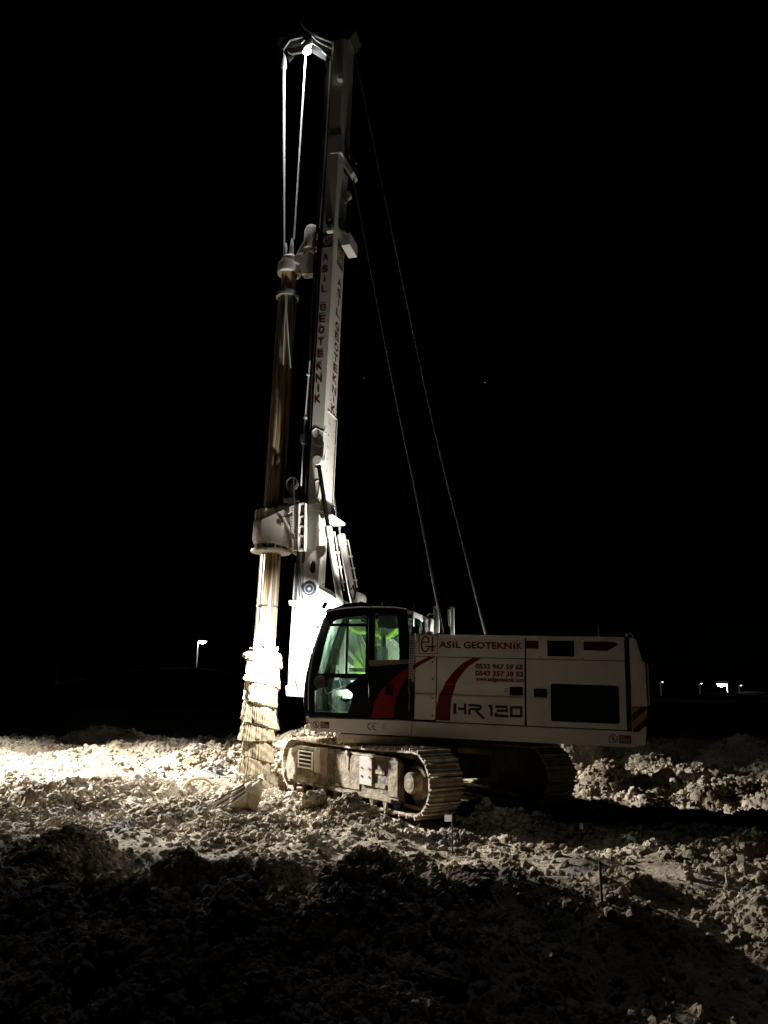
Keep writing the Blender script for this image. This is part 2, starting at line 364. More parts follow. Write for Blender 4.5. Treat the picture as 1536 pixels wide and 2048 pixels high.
# ---- house body and deck
b = MB(); b.box(XD - 0.25, XA - 0.02, -1.34, 1.345, ZS - 0.15, ZT - 0.03); b.box(XD, 1.2, -1.3, 1.3, ZU + 0.03, ZS - 0.02)
b.build('house_body', M_blackm, rig)
b = MB(); b.box(XD - 0.02, XA, -1.36, 1.36, ZT - 0.03, ZT + 0.005); b.build('house_roof', M_white, rig, bevel=0.01)
XF = c6(120, 1350)[0]; XF2 = c6(175, 1490)[0]; XJ = R(823, 1460)[0]
b = MB(); b.prism([(XF, ZS - 0.015), (XF2, ZU), (XJ + 0.004, ZU), (XJ + 0.004, ZS - 0.015)], 1.33, 1.395)
sk = b.build('front_skirt', M_white, rig, bevel=0.008)
b = MB(); b.prism([(XJ - 0.004, ZS - 0.015), (XJ - 0.004, ZU), (XD - 0.06, ZU), (XD - 0.06, ZS - 0.015)], 1.33, 1.395)
sk2 = b.build('side_skirt', M_white, rig, bevel=0.008)
b = MB(); b.box(XF - 0.02, XF + 0.01, 1.2, 1.4, ZU + 0.14, ZS - 0.03); b.build('marker_lens', M_orange, rig, bevel=0.01)
# side panels
def recess_panel(name, x0, x1, z0, z1, band=None, M_=M_white, y=1.40, holes=()):
    """sheet metal panel with an optional pressed-in horizontal band (xa, xb, za, zb)"""
    m = MB(); hs = [list(h) for h in holes]
    if band:
        xa, xb, za, zb = band; hs.append([(xa, za), (xa, zb), (xb, zb), (xb, za)])
        m.box(xb, xa, y - 0.045, y - 0.028, za, zb)
    m.prism([(x0, z0), (x0, z1), (x1, z1), (x1, z0)], y - 0.03, y, holes=hs)
    return m.build(name, M_, rig, bevel=0.004)
up1 = recess_panel('upper_panel', XA, XC + GP / 2, ZB + GP / 2, ZT)
zb0, zb1 = R(950, 1392)[1], R(950, 1370)[1]
ap = recess_panel('access_panel', XA, XB + GP / 2, ZS + 0.02, ZB - GP / 2, (XA - 0.004, XB + GP / 2 + 0.004, zb0, zb1))
dr = recess_panel('service_door', XB - GP, XC + 0.016, ZS, ZB - GP / 2, (XB - 0.04, XC + 0.03, zb0, zb1))
wl, wr = c8(365, 705), c8(1075, 1118)
win_hole = [(c8(368, 708)[0], c8(0, 710)[1] - .0), ]
wx0, wx1 = c8(366, 900)[0], c8(1068, 900)[0]; wz1, wz0 = c8(700, 712)[1], c8(700, 1102)[1]
def rrect(x0, x1, z0, z1, r, n=4):
    o = []
    for cx_, cz_, a in ((x0 + r, z0 + r, 180), (x1 - r, z0 + r, 270), (x1 - r, z1 - r, 0), (x0 + r, z1 - r, 90)):
        o += arc(cx_, cz_, r, r, a, a + 90, n)
    return o
lx0, lx1 = c8(140, 800)[0], c8(330, 800)[0]; lz1, lz0 = c8(235, 740)[1], c8(235, 850)[1]
rd = recess_panel('rear_door', XC - 0.016, XD + 0.02, ZS, ZB - GP / 2, (lx0, lx1, lz0, lz1), holes=[rrect(wx1, wx0, wz0, wz1, 0.035)])
# vent grille in the rear upper panel
gx0, gx1 = c8(330, 340)[0], c8(606, 340)[0]; gz1, gz0 = c8(470, 262)[1], c8(470, 425)[1]
up2 = recess_panel('rear_upper_panel', XC - 0.016, XD + 0.02, ZB + GP / 2, ZT, holes=[[(gx0, gz0), (gx0, gz1), (gx1, gz1), (gx1, gz0)]])
b = MB()
for i in range(14): b.box(gx1, gx0, 1.372, 1.39, gz0 + (gz1 - gz0) * (i + 0.15) / 14, gz0 + (gz1 - gz0) * (i + 0.6) / 14)
for i in range(12): b.box(gx1 + (gx0 - gx1) * (i + .4) / 12, gx1 + (gx0 - gx1) * (i + .55) / 12, 1.366, 1.37, gz0, gz1)
tag(b.build('grille', M_blackm, up2), kind='stuff')
b = MB(); e_ = 0.02
b.prism([(gx0 + e_, gz0 - e_), (gx0 + e_, gz1 + e_), (gx1 - e_, gz1 + e_), (gx1 - e_, gz0 - e_)], 1.401, 1.408, holes=[[(gx0, gz0), (gx0, gz1), (gx1, gz1), (gx1, gz0)]])
b.build('grille_frame', M_white, up2)
b = MB(); b.box(wx1 - .02, wx0 + .02, 1.35, 1.356, wz0 - .02, wz1 + .02); b.build('dark_mesh_screen', M_blackm, rd)
for (u0, v0) in ((560, 885), (910, 882)):
    b = MB(); p = c8(u0, v0); b.box(p[0] - .05, p[0] + .01, 1.357, 1.372, p[1] - .012, p[1] + .012); b.build('latch', M_chrome, rd, bevel=0.004)
b = MB(); p = c8(750, 733); b.box(p[0] - .05, p[0] + .05, 1.357, 1.368, p[1] - .006, p[1] + .004); b.build('hinge', M_chrome, rd)
for par, (ua, ub, va, vb), F_ in ((dr, (1235, 1392, 1085, 1190), c7), (rd, (193, 325, 752, 840), c8)):
    p, q = F_(ua, va), F_(ub, vb); b = MB(); b.box(q[0], p[0], 1.374, 1.392, q[1], p[1]); h = b.build('latch_plate', M_blackm, par, bevel=0.004)
    b = MB(); b.cyl(((p[0] + q[0]) / 2, 1.391, (p[1] + q[1]) / 2), ((p[0] + q[0]) / 2, 1.397, (p[1] + q[1]) / 2), 0.012, n=12); b.build('key_lock', M_chrome, par)
# bolts on the access panel and grille
def bolts(parent, pts, y=1.40, r=0.013, m=M_blackm):
    for x, z in pts:
        k = MB(); k.cyl((x, y, z), (x, y + 0.006, z), r, n=10); k.build('bolt', m, parent)
bolts(ap, [c7(*p) for p in ((118, 782), (328, 790), (116, 984), (326, 990), (114, 1210), (324, 1217), (110, 1415), (322, 1424))])
bolts(up2, [c8(*p) for p in ((260, 237), (262, 432), (690, 247), (697, 443))], r=0.009)
# joint strip and rear pillar
b = MB(); b.box(XD - 0.045, XD + 0.005, 1.33, 1.392, ZS - 0.02, ZT + 0.01); b.build('rear_pillar', M_black, rig)
# counterweight
cwp = [c8(1155, 240), c8(1240, 246), c8(1262, 320), c8(1310, 478), c8(1352, 484), c8(1375, 930), c8(1352, 932), c8(1350, 1200), c8(1335, 1330), c8(1205, 1345)]
cwp = [(XD - 0.05, ZT)] + [(p[0], p[1]) for p in cwp[1:-1]] + [(XD - 0.05, ZU)]
b = MB(); b.prism(cwp, -1.36, 1.385); cwt = b.build('counterweight', M_white, rig, bevel=0.03)
q = [c8(1330, 484), c8(1368, 488), c8(1392, 925), c8(1352, 932)]
b = MB(); b.prism(q, -1.2, 1.3); b.build('tail_plate', M_white, rig, bevel=0.015)
b = MB(); k = (Vector((0, 1.388, 0)), SX, SV, SW)
flat(b, [f8(1330, 478), f8(1345, 484), f8(1372, 925), f8(1354, 926)], k); b.build('edge_stripe', M_red, cwt)
for P_, m_ in ((((1198, 935), (1300, 935), (1200, 1020)), M_amber), (((1300, 935), (1362, 935), (1355, 960), (1202, 1100), (1200, 1020)), M_ink), (((1355, 960), (1355, 1040), (1208, 1180), (1202, 1100)), M_amber), (((1355, 1040), (1355, 1120), (1270, 1200), (1208, 1200), (1208, 1180)), M_ink)):
    b = MB(); flat(b, [f8(*p) for p in P_], k); b.build('hazard_stripe', m_, cwt)
# small rear fittings on the roof
for px_, y0_, y1_ in ((1197, 1247, 1275), (1251, 1266, 1278)):
    p, q = R(px_, y0_, 1.2), R(px_ + 1, y1_, 1.2); b = MB(); b.tube([(q[0], 1.2, q[1] - .05), (p[0], 1.2, p[1])], 0.008, 6); b.build('antenna', M_steel, rig)
b = MB(); p = R(1258, 1268, 1.0); b.tube([(p[0] + .03, 1.0, ZT - .01), (p[0] + .03, 1.0, p[1]), (p[0] - .03, 1.0, p[1] + .005), (p[0] - .06, 1.0, p[1] - .03), (p[0] - .06, 1.0, ZT - .01)], 0.01, 6); b.build('lifting_eye', M_steel, rig)

# ---- livery
def stripe(parent, L, Rr, F_, m, base):
    mb = MB(); o, u, v, w = F_; n = len(L)
    A = [mb.bm.verts.new(o + u * p[0] + v * p[1]) for p in L]; B = [mb.bm.verts.new(o + u * p[0] + v * p[1]) for p in Rr]
    for i in range(n - 1): mb.bm.faces.new((A[i], A[i + 1], B[i + 1], B[i]))
    return mb.build(base, m, parent)
def resample(pts, n=26):
    P = [Vector((a, b, 0)) for a, b in pts]; out = []
    m = len(P) - 1
    for i in range(n + 1):
        t = i / n * m; k = min(int(t), m - 1); f = t - k
        p0, p1, p2, p3 = P[max(k - 1, 0)], P[k], P[k + 1], P[min(k + 2, m)]
        q = 0.5 * ((2 * p1) + (p2 - p0) * f + (2 * p0 - 5 * p1 + 4 * p2 - p3) * f * f + (3 * p1 - p0 - 3 * p2 + p3) * f ** 3)
        out.append((q.x, q.y))
    return out
F1 = (Vector((0, 1.4025, 0)), SX, SV, SW)
Ls = resample([f7(*p) for p in ((366, 1478), (372, 1330), (400, 1200), (440, 1105), (480, 1030), (600, 880), (700, 795), (802, 742))])
Rs = resample([f7(*p) for p in ((534, 1484), (540, 1330), (560, 1185), (590, 1085), (606, 1040), (675, 930), (770, 830), (915, 744))])
zc0, zc1 = R(960, 1392)[1], R(960, 1370)[1]
def clip_poly(pts, keep):   # Sutherland-Hodgman against z>=a / z<=b
    out = []
    a, side = keep
    for i in range(len(pts)):
        p, q = pts[i - 1], pts[i]; ip, iq = (p[1] - a) * side >= 0, (q[1] - a) * side >= 0
        if ip != iq: t = (a - p[1]) / (q[1] - p[1]); out.append((p[0] + t * (q[0] - p[0]), a))
        if iq: out.append(q)
    return out
ring = Ls + Rs[::-1]
for za, zb, yy in ((ZS + .003, zb0 - .002, 1.4025), (zb0 + .002, zb1 - .002, 1.3745), (zb1 + .002, ZB - .01, 1.4025)):
    pl = clip_poly(clip_poly(ring, (za, 1)), (zb, -1)); b = MB(); flat(b, pl, (Vector((0, yy, 0)), SX, SV, SW)); b.build('red_stripe', M_red, dr)
La = resample([f7(*p) for p in ((98, 822), (140, 798), (200, 766), (280, 730))], 12); Ra = resample([f7(*p) for p in ((98, 888), (160, 842), (240, 796), (352, 738))], 12)
stripe(ap, La, Ra, F1, M_red, 'red_stripe')
b = MB(); flat(b, [f8(112, 265), f8(242, 262), f8(242, 346), f8(112, 346)], FS); b.build('decal', M_maroon, up2)
b = MB(); flat(b, [f8(700, 272), f8(960, 272), f8(1020, 280), f8(1062, 300), f8(950, 370), f8(702, 362)], FS); b.build('decal', M_maroon, up2)
# company name
def caps_text(mb, F_, s, spans, y0, h, wd):
    pass
b = MB(); zt = (f7(900, 630)[1]); hh = f7(900, 553)[1] - zt
w_ = lambda u: -c7(u, 620)[0]
text(b, 'AS', FS, w_(400), w_(548), zt, hh, 0.036)
dotted_i(b, FS, w_(574), zt, hh, 0.032)
text(b, 'L GEOTEKN', FS, w_(600), w_(1262), zt, hh, 0.036)
dotted_i(b, FS, w_(1290), zt, hh, 0.032)
text(b, 'K', FS, w_(1318), w_(1386), zt, hh, 0.036)
b.build('company_name', M_red, up1)
b = MB(); e0, e1 = f7(165, 690), f7(385, 475); emblem(b, FS, e0[0], e0[1], e1[0] - e0[0]); b.build('emblem', M_red, up1)
b = MB(); hk = [f7(*p) for p in ((160, 515), (178, 500), (168, 478), (150, 470), (138, 482), (142, 500), (158, 515), (162, 535), (150, 560), (134, 552))]
ribbon(b, resample(hk), 0.010, FS); b.build('hook_emblem', M_maroon, up1)
b = MB(); text(b, '0533 967 59 65', FS, w_(832), w_(1392), f7(1100, 873)[1], 0.073, 0.045); text(b, '0543 357 38 52', FS, w_(832), w_(1398), f7(1100, 955)[1], 0.073, 0.045); b.build('phone_number', M_red, dr)
b = MB(); text(b, 'www.asilgeoteknik.com', FS, w_(836), w_(1404), f7(1100, 1020)[1], 0.062, 0.045); b.build('web_address', M_red, dr)
# model number drawn in strokes
def hf(u, v): return f7(u, v)
sw = 0.048
b = MB(); flat(b, [hf(572, 1280), hf(608, 1281), hf(608, 1408), hf(572, 1405)], FS); b.build('letter_stem', M_ink, dr); b = MB()
ribbon(b, [hf(750, 1300), hf(880, 1308), hf(895, 1318), hf(892, 1340), hf(880, 1350), hf(762, 1346)], sw * .8, FS); ribbon(b, [hf(762, 1350), hf(762, 1414)], sw * .9, FS); ribbon(b, [hf(830, 1356), hf(880, 1408), hf(935, 1462)], sw * .9, FS); b.build('letter', M_ink, dr); b = MB()
ribbon(b, [hf(985, 1312), hf(1020, 1312), hf(1024, 1428)], sw * .9, FS); b.build('numeral', M_ink, dr); b = MB()
ribbon(b, [hf(1062, 1318), hf(1200, 1322), hf(1204, 1368), hf(1082, 1366)], sw * .8, FS); ribbon(b, [hf(1078, 1392), hf(1075, 1424), hf(1222, 1432)], sw * .9, FS); b.build('numeral', M_ink, dr); b = MB()
ribbon(b, [hf(1256, 1328), hf(1372, 1330), hf(1374, 1432), hf(1256, 1430)], sw * .85, FS, True)
b.build('numeral', M_ink, dr)
b = MB(); ribbon(b, [hf(625, 1343), hf(704, 1346)], sw * .85, FS); ribbon(b, [hf(710, 1282), hf(712, 1412)], sw * .8, FS); b.build('model_number_accent', M_red, dr)
b = MB(); ribbon(b, [hf(1175, 1100), hf(1222, 1100), hf(1222, 1140), hf(1175, 1140)], 0.004, (Vector((0, 1.376, 0)), SX, SV, SW), True); ribbon(b, [hf(1180, 1128), hf(1200, 1108), hf(1215, 1120)], 0.005, (Vector((0, 1.376, 0)), SX, SV, SW)); b.build('pictogram_label', M_ink, dr)
# skirt signs
FK = (Vector((0, 1.3975, 0)), SX, SV, SW)
p = f6(222, 1425); warning_sign(sk, FK, p[0], p[1], 0.052); p = f8(1004, 1268); warning_sign(sk2, FK, p[0], p[1], 0.058)
p0, p1 = f6(770, 1478), f6(860, 1478)
b = MB(); rr = 0.052; zc = p0[1] + rr
ribbon(b, arc(p0[0] + rr, zc, rr, rr, 75, 285, 14), 0.014, FK); ribbon(b, arc(p1[0] - rr * .2, zc, rr, rr, 75, 285, 14), 0.014, FK); ribbon(b, [(p1[0] - rr * 1.15, zc), (p1[0] - rr * .4, zc)], 0.013, FK); b.build('ce_mark', M_ink, sk)
b = MB(); q0, q1 = f6(922, 1480), f6(975, 1420)
for i in range(6): ribbon(b, [(q0[0], q0[1] + (q1[1] - q0[1]) * i / 5), (q0[0] + (q1[0] - q0[0]) * (0.6 + 0.4 * (i % 2)), q0[1] + (q1[1] - q0[1]) * i / 5)], 0.004, FK)
b.build('small_print', M_ink, sk)

# ---- cab
CY0, CY1 = 0.45, 1.40
door_o = [c6(*p) for p in ((338, 238), (420, 214), (520, 200), (640, 192), (776, 190), (776, 1345), (150, 1345), (148, 1150), (168, 900), (222, 600), (290, 350))]
W1 = [c6(*p) for p in ((388, 355), (402, 332), (440, 315), (600, 285), (754, 268), (754, 355))]
W2 = [c6(*p) for p in ((370, 382), (545, 382), (530, 886), (243, 884), (275, 740), (300, 610), (335, 480))]
W3 = [c6(*p) for p in ((562, 382), (752, 382), (742, 888), (549, 886))]
W5 = [c6(*p) for p in ((352, 928), (690, 928), (600, 975), (530, 1030), (603, 1095), (598, 1180), (560, 1300), (205, 1302), (206, 1065), (332, 1012))]
W4 = [c6(*p) for p in ((845, 262), (860, 254), (1060, 256), (1078, 268), (1092, 400), (1103, 640), (1103, 760), (840, 760))]
quart_o = [c6(*p) for p in ((782, 190), (900, 190), (1080, 196), (1182, 208), (1195, 340), (1215, 520), (1232, 900), (1248, 1378), (782, 1358))]
cab = MB()
cab.prism([(a, z) for a, z in door_o[:5]] + [c6(1182, 208)] + [c6(1248, 1378)] + [door_o[5]] + door_o[6:], CY0, CY0 + 0.04, holes=[[c6(*p) for p in ((340, 400), (395, 262), (752, 245), (745, 1150), (185, 1150), (250, 740))], [c6(*p) for p in ((800, 245), (1150, 245), (1170, 760), (1180, 1100), (800, 1100))]])
xr = c6(1225, 600)[0]
cab.box(xr, xr + .03, CY0 + .04, CY1 - .04, 1.40, 2.35); cab.box(xr + .03, xr + .06, CY0 + .04, CY0 + .14, 2.35, 3.02)
cab.box(c6(1248, 1378)[0], c6(150, 1345)[0], CY0, CY1 - .04, 1.34, 1.40)
cabo = cab.build('cab', M_black, rig)
b = MB(); b.prism(door_o, 1.36, 1.40, holes=[W1, W2, W3, W5]); door = b.build('cab_door', M_black, rig, bevel=0.006)
b = MB(); b.prism(quart_o, 1.36, 1.397, holes=[W4]); quart = b.build('cab_side_panel', M_black, rig, bevel=0.006)
for w, par in ((W1, door), (W2, door), (W3, door), (W5, door), (W4, quart)):
    b = MB(); b.bm.faces.new([b.bm.verts.new((x, 1.372, z)) for x, z in w]); b.build('window_pane', M_glass, par)
for w in ([c6(*p) for p in ((340, 400), (395, 262), (752, 245), (745, 1150), (185, 1150), (250, 740))], [c6(*p) for p in ((800, 245), (1150, 245), (1170, 760), (1180, 1100), (800, 1100))]):
    b = MB(); b.bm.faces.new([b.bm.verts.new((x, CY0 + .02, z)) for x, z in w]); b.build('window_pane', M_glass, cabo)
# front curve: pillars and windscreen
fo = [c6(*p) for p in ((332, 232), (300, 300), (268, 360), (200, 560), (150, 730), (105, 900), (84, 1100), (80, 1230), (95, 1300), (112, 1342))]
fi = [c6(*p) for p in ((342, 244), (318, 305), (288, 372), (226, 570), (196, 740), (170, 905), (152, 1110), (150, 1225), (151, 1300), (153, 1342))]
for ya, yb in ((1.22, 1.37), (CY0, CY0 + .08)):
    b = MB(); b.prism(fo + fi[::-1], ya, yb); b.build('front_pillar', M_black, cabo, bevel=0.02)
b = MB(); vs0 = [b.bm.verts.new((x - .015, 1.22, z)) for x, z in fo]; vs1 = [b.bm.verts.new((x - .015, CY0 + .08, z)) for x, z in fo]
for i in range(len(fo) - 1): b.bm.faces.new((vs0[i], vs0[i + 1], vs1[i + 1], vs1[i]))
b.build('windscreen', M_glass, cabo, smooth=True)
# roof with its raised hatch
ro = [c6(*p) for p in ((318, 236), (345, 200), (500, 182), (620, 176), (800, 176), (1000, 184), (1182, 200), (1192, 214), (1080, 200), (900, 192), (640, 194), (500, 206), (340, 240))]
b = MB(); b.prism(ro, CY0 - .02, CY1 + .02); roof = b.build('cab_roof', M_black, rig, bevel=0.012)
hu = [c6(*p) for p in ((348, 205), (400, 180), (520, 140), (690, 116), (712, 122), (722, 150), (760, 172), (760, 178), (500, 184))]
b = MB(); b.prism(hu, CY0 + .05, 1.32); b.build('roof_hatch', M_blackm, roof, bevel=0.01)
b = MB(); b.tube([(x, 1.425, z + .006) for x, z in (c6(*p) for p in ((330, 238), (400, 216), (520, 196), (700, 184), (900, 182), (1080, 190), (1180, 206)))], 0.009, 6); b.build('roof_gutter', M_gal, roof)
b = MB(); b.tube([(x, 1.43, z) for x, z in (c6(*p) for p in ((336, 240), (300, 330), (232, 560), (180, 760), (150, 960), (146, 1160), (148, 1270)))], 0.008, 6); b.build('door_edge_trim', M_gal, cabo)
b = MB(); b.tube([(x, 1.33, z) for x, z in (c6(*p) for p in ((238, 520), (160, 640), (118, 860), (90, 1000), (78, 1180), (82, 1238), (105, 1250), (140, 1240)))], 0.011, 8); b.build('grab_rail', M_gal, cabo)
b = MB(); p = c6(245, 500); q = c6(215, 590); b.box(q[0], p[0] - .03, 1.30, 1.39, q[1], p[1]); b.build('door_hinge', M_black, cabo, bevel=0.01)
b = MB(); p = c6(140, 955); b.box(p[0] - .02, p[0] + .03, 1.37, 1.40, p[1] - .015, p[1] + .015); b.build('latch', M_chrome, cabo)
b = MB(); p = c6(1000, 1060); b.prism(rrect(p[0] - .06, p[0] + .06, p[1] - .085, p[1] + .085, 0.03), 1.398, 1.41); b.build('door_handle', M_blackm, quart)
b = MB(); p = c6(790, 980); b.box(p[0] + .045, p[0] + .055, 1.401, 1.41, p[1] - .09, p[1] + .09); b.build('hinge', M_blackm, door)
p = c6(262, 975); b = MB(); b.lathe([(0.085, 1.403), (0.105, 1.41), (0.108, 1.402)], c=p, axis='y'); b.build('speaker_ring', M_dsteel, door, smooth=True)
b = MB(); b.lathe([(0.001, 1.398), (0.08, 1.402)], c=p, axis='y'); b.build('speaker_grille', M_blackm, door)
# red swoosh over door panel
Lq = resample([f6(*p) for p in ((805, 1352), (850, 1175), (925, 1050), (1060, 920), (1150, 850), (1222, 815))]); Rq = resample([f6(*p) for p in ((1046, 1352), (1052, 1240), (1075, 1140), (1115, 1050), (1170, 960), (1226, 905))])
stripe(quart, Lq, Rq, (Vector((0, 1.3995, 0)), SX, SV, SW), M_red, 'red_stripe')
b = MB(); flat(b, [f6(788, 742), f6(1210, 735), f6(1214, 778), f6(1030, 790), f6(850, 806), f6(786, 803)], (Vector((0, 1.3985, 0)), SX, SV, SW)); b.build('tan_reflection', mat('tan_reflection', (0.20, 0.16, 0.11), 0.5), quart)  # flat tan strip painted as a reflection below the side window
b = MB(); b.prism([c6(152, 1346), c6(1250, 1378), c6(1250, 1388), c6(152, 1356)], 1.36, 1.41); b.build('sill', M_dsteel, cabo)
# rear edge of the cab: pale frame, curtain of slats
rz = 3.05
b = MB(); b.prism([(CY0, 2.35), (CY1 - .02, 2.35), (CY1 - .02, rz), (CY0, rz)], xr - .03, xr, holes=[[(CY0 + .10, 2.45), (CY1 - .09, 2.45), (CY1 - .09, rz - .09), (CY0 + .10, rz - .09)]], axis='x'); b.build('rear_window_frame', M_gal, cabo, bevel=0.008)
b = MB(); b.bm.faces.new([b.bm.verts.new(p) for p in ((xr - .01, CY0 + .1, 2.45), (xr - .01, CY1 - .09, 2.45), (xr - .01, CY1 - .09, rz - .09), (xr - .01, CY0 + .1, rz - .09))]); b.build('window_pane', M_glass, cabo)
l0, l1 = c7(52, 600)[0], c7(112, 600)[0]; z0_, z1_ = c7(80, 1025)[1], c7(80, 430)[1]
b = MB(); b.box(l1 - .01, l0, 1.395, 1.401, z0_, z1_); b.build('slatted_strip', M_gal, rig)
b = MB()
for i in range(15):
    zz = z0_ + 0.08 + (z1_ - z0_ - .2) * i / 15
    for j in range(2): b.box(l1 + (l0 - l1) * (.15 + .45 * j), l1 + (l0 - l1) * (.45 + .45 * j), 1.4015, 1.406, zz, zz + .014)
tag(b.build('strip_slots', M_rub, rig), kind='stuff')
b = MB(); p = c7(125, 415); b.box(p[0] - .06, p[0] + .06, 1.30, 1.42, p[1] - .05, p[1] + .06); b.tube([(p[0], 1.42, p[1]), (p[0] + .05, 1.45, p[1] - .1), (p[0] - .03, 1.44, p[1] + .1)], 0.02, 6); b.build('latch_block', M_blackm, rig, bevel=0.015)
b = MB(); p = c6(1225, 1010); b.tube([(p[0], 1.41, p[1] + .1), (p[0] + .02, 1.44, p[1]), (p[0], 1.42, p[1] - .14), (p[0] + .01, 1.42, p[1] - .4)], 0.022, 6); b.build('cable_clip', M_dsteel, rig)
# mirror / lamp on a stalk at the front corner, wipers, roof fittings
def px3(px, py, Y): p = R(px, py, Y); return (p[0], Y, p[1])
b = MB(); b.tube([px3(654, 1220, 1.38), px3(653, 1215, 1.40)], 0.010, 6)
p = px3(649.5, 1211, 1.40); Mx = Matrix.Translation(p) @ Matrix.Rotation(-0.6, 4, 'Y') @ Matrix.Rotation(0.3, 4, 'Z')
b.box(-.03, .03, -.06, .06, -.055, .055, M=Mx); wl1 = b.build('work_light', M_black, rig, bevel=0.012)
b = MB(); b.box(.031, .034, -.05, .05, -.045, .045, M=Mx); b.build('lens', M_gal, wl1)
b = MB(); b.tube([px3(638, 1252, 1.3), px3(631, 1252, 1.32), px3(626, 1250, 1.32)], 0.012, 6); b.box(px3(634, 1253, 1.3)[0] - .03, px3(634, 1253, 1.3)[0] + .03, 1.27, 1.33, px3(634, 1254, 1.3)[2] - .03, px3(634, 1254, 1.3)[2] + .03); b.build('bracket', M_blackm, cabo)
b = MB(); b.tube([px3(744, 1212, .9), px3(750, 1206, .9), px3(757, 1204, .9), px3(763, 1210, .9)], 0.013, 6); b.tube([px3(736, 1214, .9), px3(748, 1210, .9), px3(752, 1203, .9)], 0.006, 6)
b.box(px3(758, 1208, .9)[0] - .04, px3(758, 1208, .9)[0] + .05, .85, .95, px3(758, 1211, .9)[2] - .03, px3(758, 1206, .9)[2]); wl2 = b.build('roof_light', M_dsteel, roof)
b = MB(); b.tube([px3(825, 1219, 1.0), px3(830, 1209, 1.0)], 0.006, 6); b.build('antenna', M_steel, roof)
b = MB(); b.tube([px3(722, 1209, 1.3), px3(721, 1202, 1.3)], 0.012, 6); b.build('bracket', M_steel, roof)
# interior
sx = c6(640, 1100)[0]
b = MB(); b.box(sx - .25, sx + .22, .68, 1.15, 1.75, 1.88); b.box(sx - .34, sx - .2, .68, 1.15, 1.85, 2.5); seat = b.build('seat', M_seat, cabo, bevel=0.05)
b = MB(); b.box(sx - .2, sx + .3, 1.16, 1.28, 1.92, 2.02); b.box(sx - .2, sx + .3, .55, .66, 1.92, 2.02); b.box(sx - .2, sx + .1, .6, 1.2, 1.4, 1.75); b.build('armrest', M_blackm, cabo, bevel=0.02)
b = MB(); b.tube([px3(676, 1341, 1.2), px3(683, 1370, 1.2), px3(686, 1376, 1.2)], 0.022, 8); b.build('lever', M_card, cabo)
b = MB(); b.tube([px3(650, 1377, 1.25), px3(651, 1384, 1.25), px3(655, 1388, 1.25), px3(672, 1380, 1.25), px3(690, 1372, 1.25)], 0.011, 8); b.build('handle_bar', M_gal, door)
b = MB(); b.tube([px3(672, 1412, 1.1), px3(668, 1395, 1.1), px3(669, 1386, 1.1), px3(673, 1388, 1.1), px3(671, 1408, 1.1)], 0.010, 6); b.tube([px3(656, 1404, 1.1), px3(668, 1416, 1.1), px3(684, 1426, 1.1)], 0.010, 6); b.build('pedal_linkage', M_gal, cabo)
b = MB(); b.box(px3(685, 1370, .9)[0] - .1, px3(685, 1370, .9)[0] + .15, .7, 1.0, px3(685, 1372, .9)[2] - .06, px3(685, 1360, .9)[2]); b.build('console', M_blue, cabo, bevel=0.03)
p, q = c6(455, 300, .8), c6(370, 560, .8)
b = MB(); p, q = R(676, 1330, .7), R(664, 1296, .7); b.box(p[0], q[0], .62, .70, p[1], q[1]); b.build('monitor', M_blackm, cabo, bevel=0.01)
b = MB(); p, q = R(729, 1344, 1.0), R(702, 1336, 1.0); b.box(p[0], q[0], .95, 1.1, p[1], q[1]); b.build('document_box', M_yel, cabo)
b = MB(); p, q = c6(1088, 408, 1.3), c6(885, 272, 1.3); b.box(p[0], q[0], 1.29, 1.30, p[1], q[1]); b.build('sun_visor', M_shade, quart)
for a_, c_ in (((628, 450), (745, 800)), ((575, 610), (742, 830))):
    b = MB(); b.tube([(x, .60, z) for x, z in (c6(*a_, .6), c6(*c_, .6))], 0.018, 6); b.build('interior_rail', M_gal, cabo)

# ---- rails and exhaust behind the cab
b = MB()
for px_, ya in ((870, 1213), (876, 1219)): b.tube([px3(px_, 1266, 0), px3(px_, ya + 4, 0), px3(px_ - 1, ya, 0)], 0.028, 8)
b.build('handrail', M_pole, rig)
b = MB(); b.tube([px3(904, 1270, 0), px3(903, 1254, 0), px3(899, 1250, 0), px3(898, 1219, 0)], 0.022, 8); b.tube([px3(906, 1270, 0), px3(905.5, 1216, 0), px3(903.5, 1213, 0)], 0.028, 8); b.build('handrail', M_pole, rig)
b = MB(); p, q = R(867, 1268, .1), R(853.5, 1237, .1); b.box(p[0], q[0], .0, .4, p[1], q[1]); b.build('filter_box', M_gal, rig, bevel=0.03)
b = MB(); b.tube([px3(855.5, 1237, .1), px3(855.5, 1229, .1), px3(858, 1228, .1), px3(866, 1228, .1)], 0.012, 6); b.build('handle', M_pole, rig)
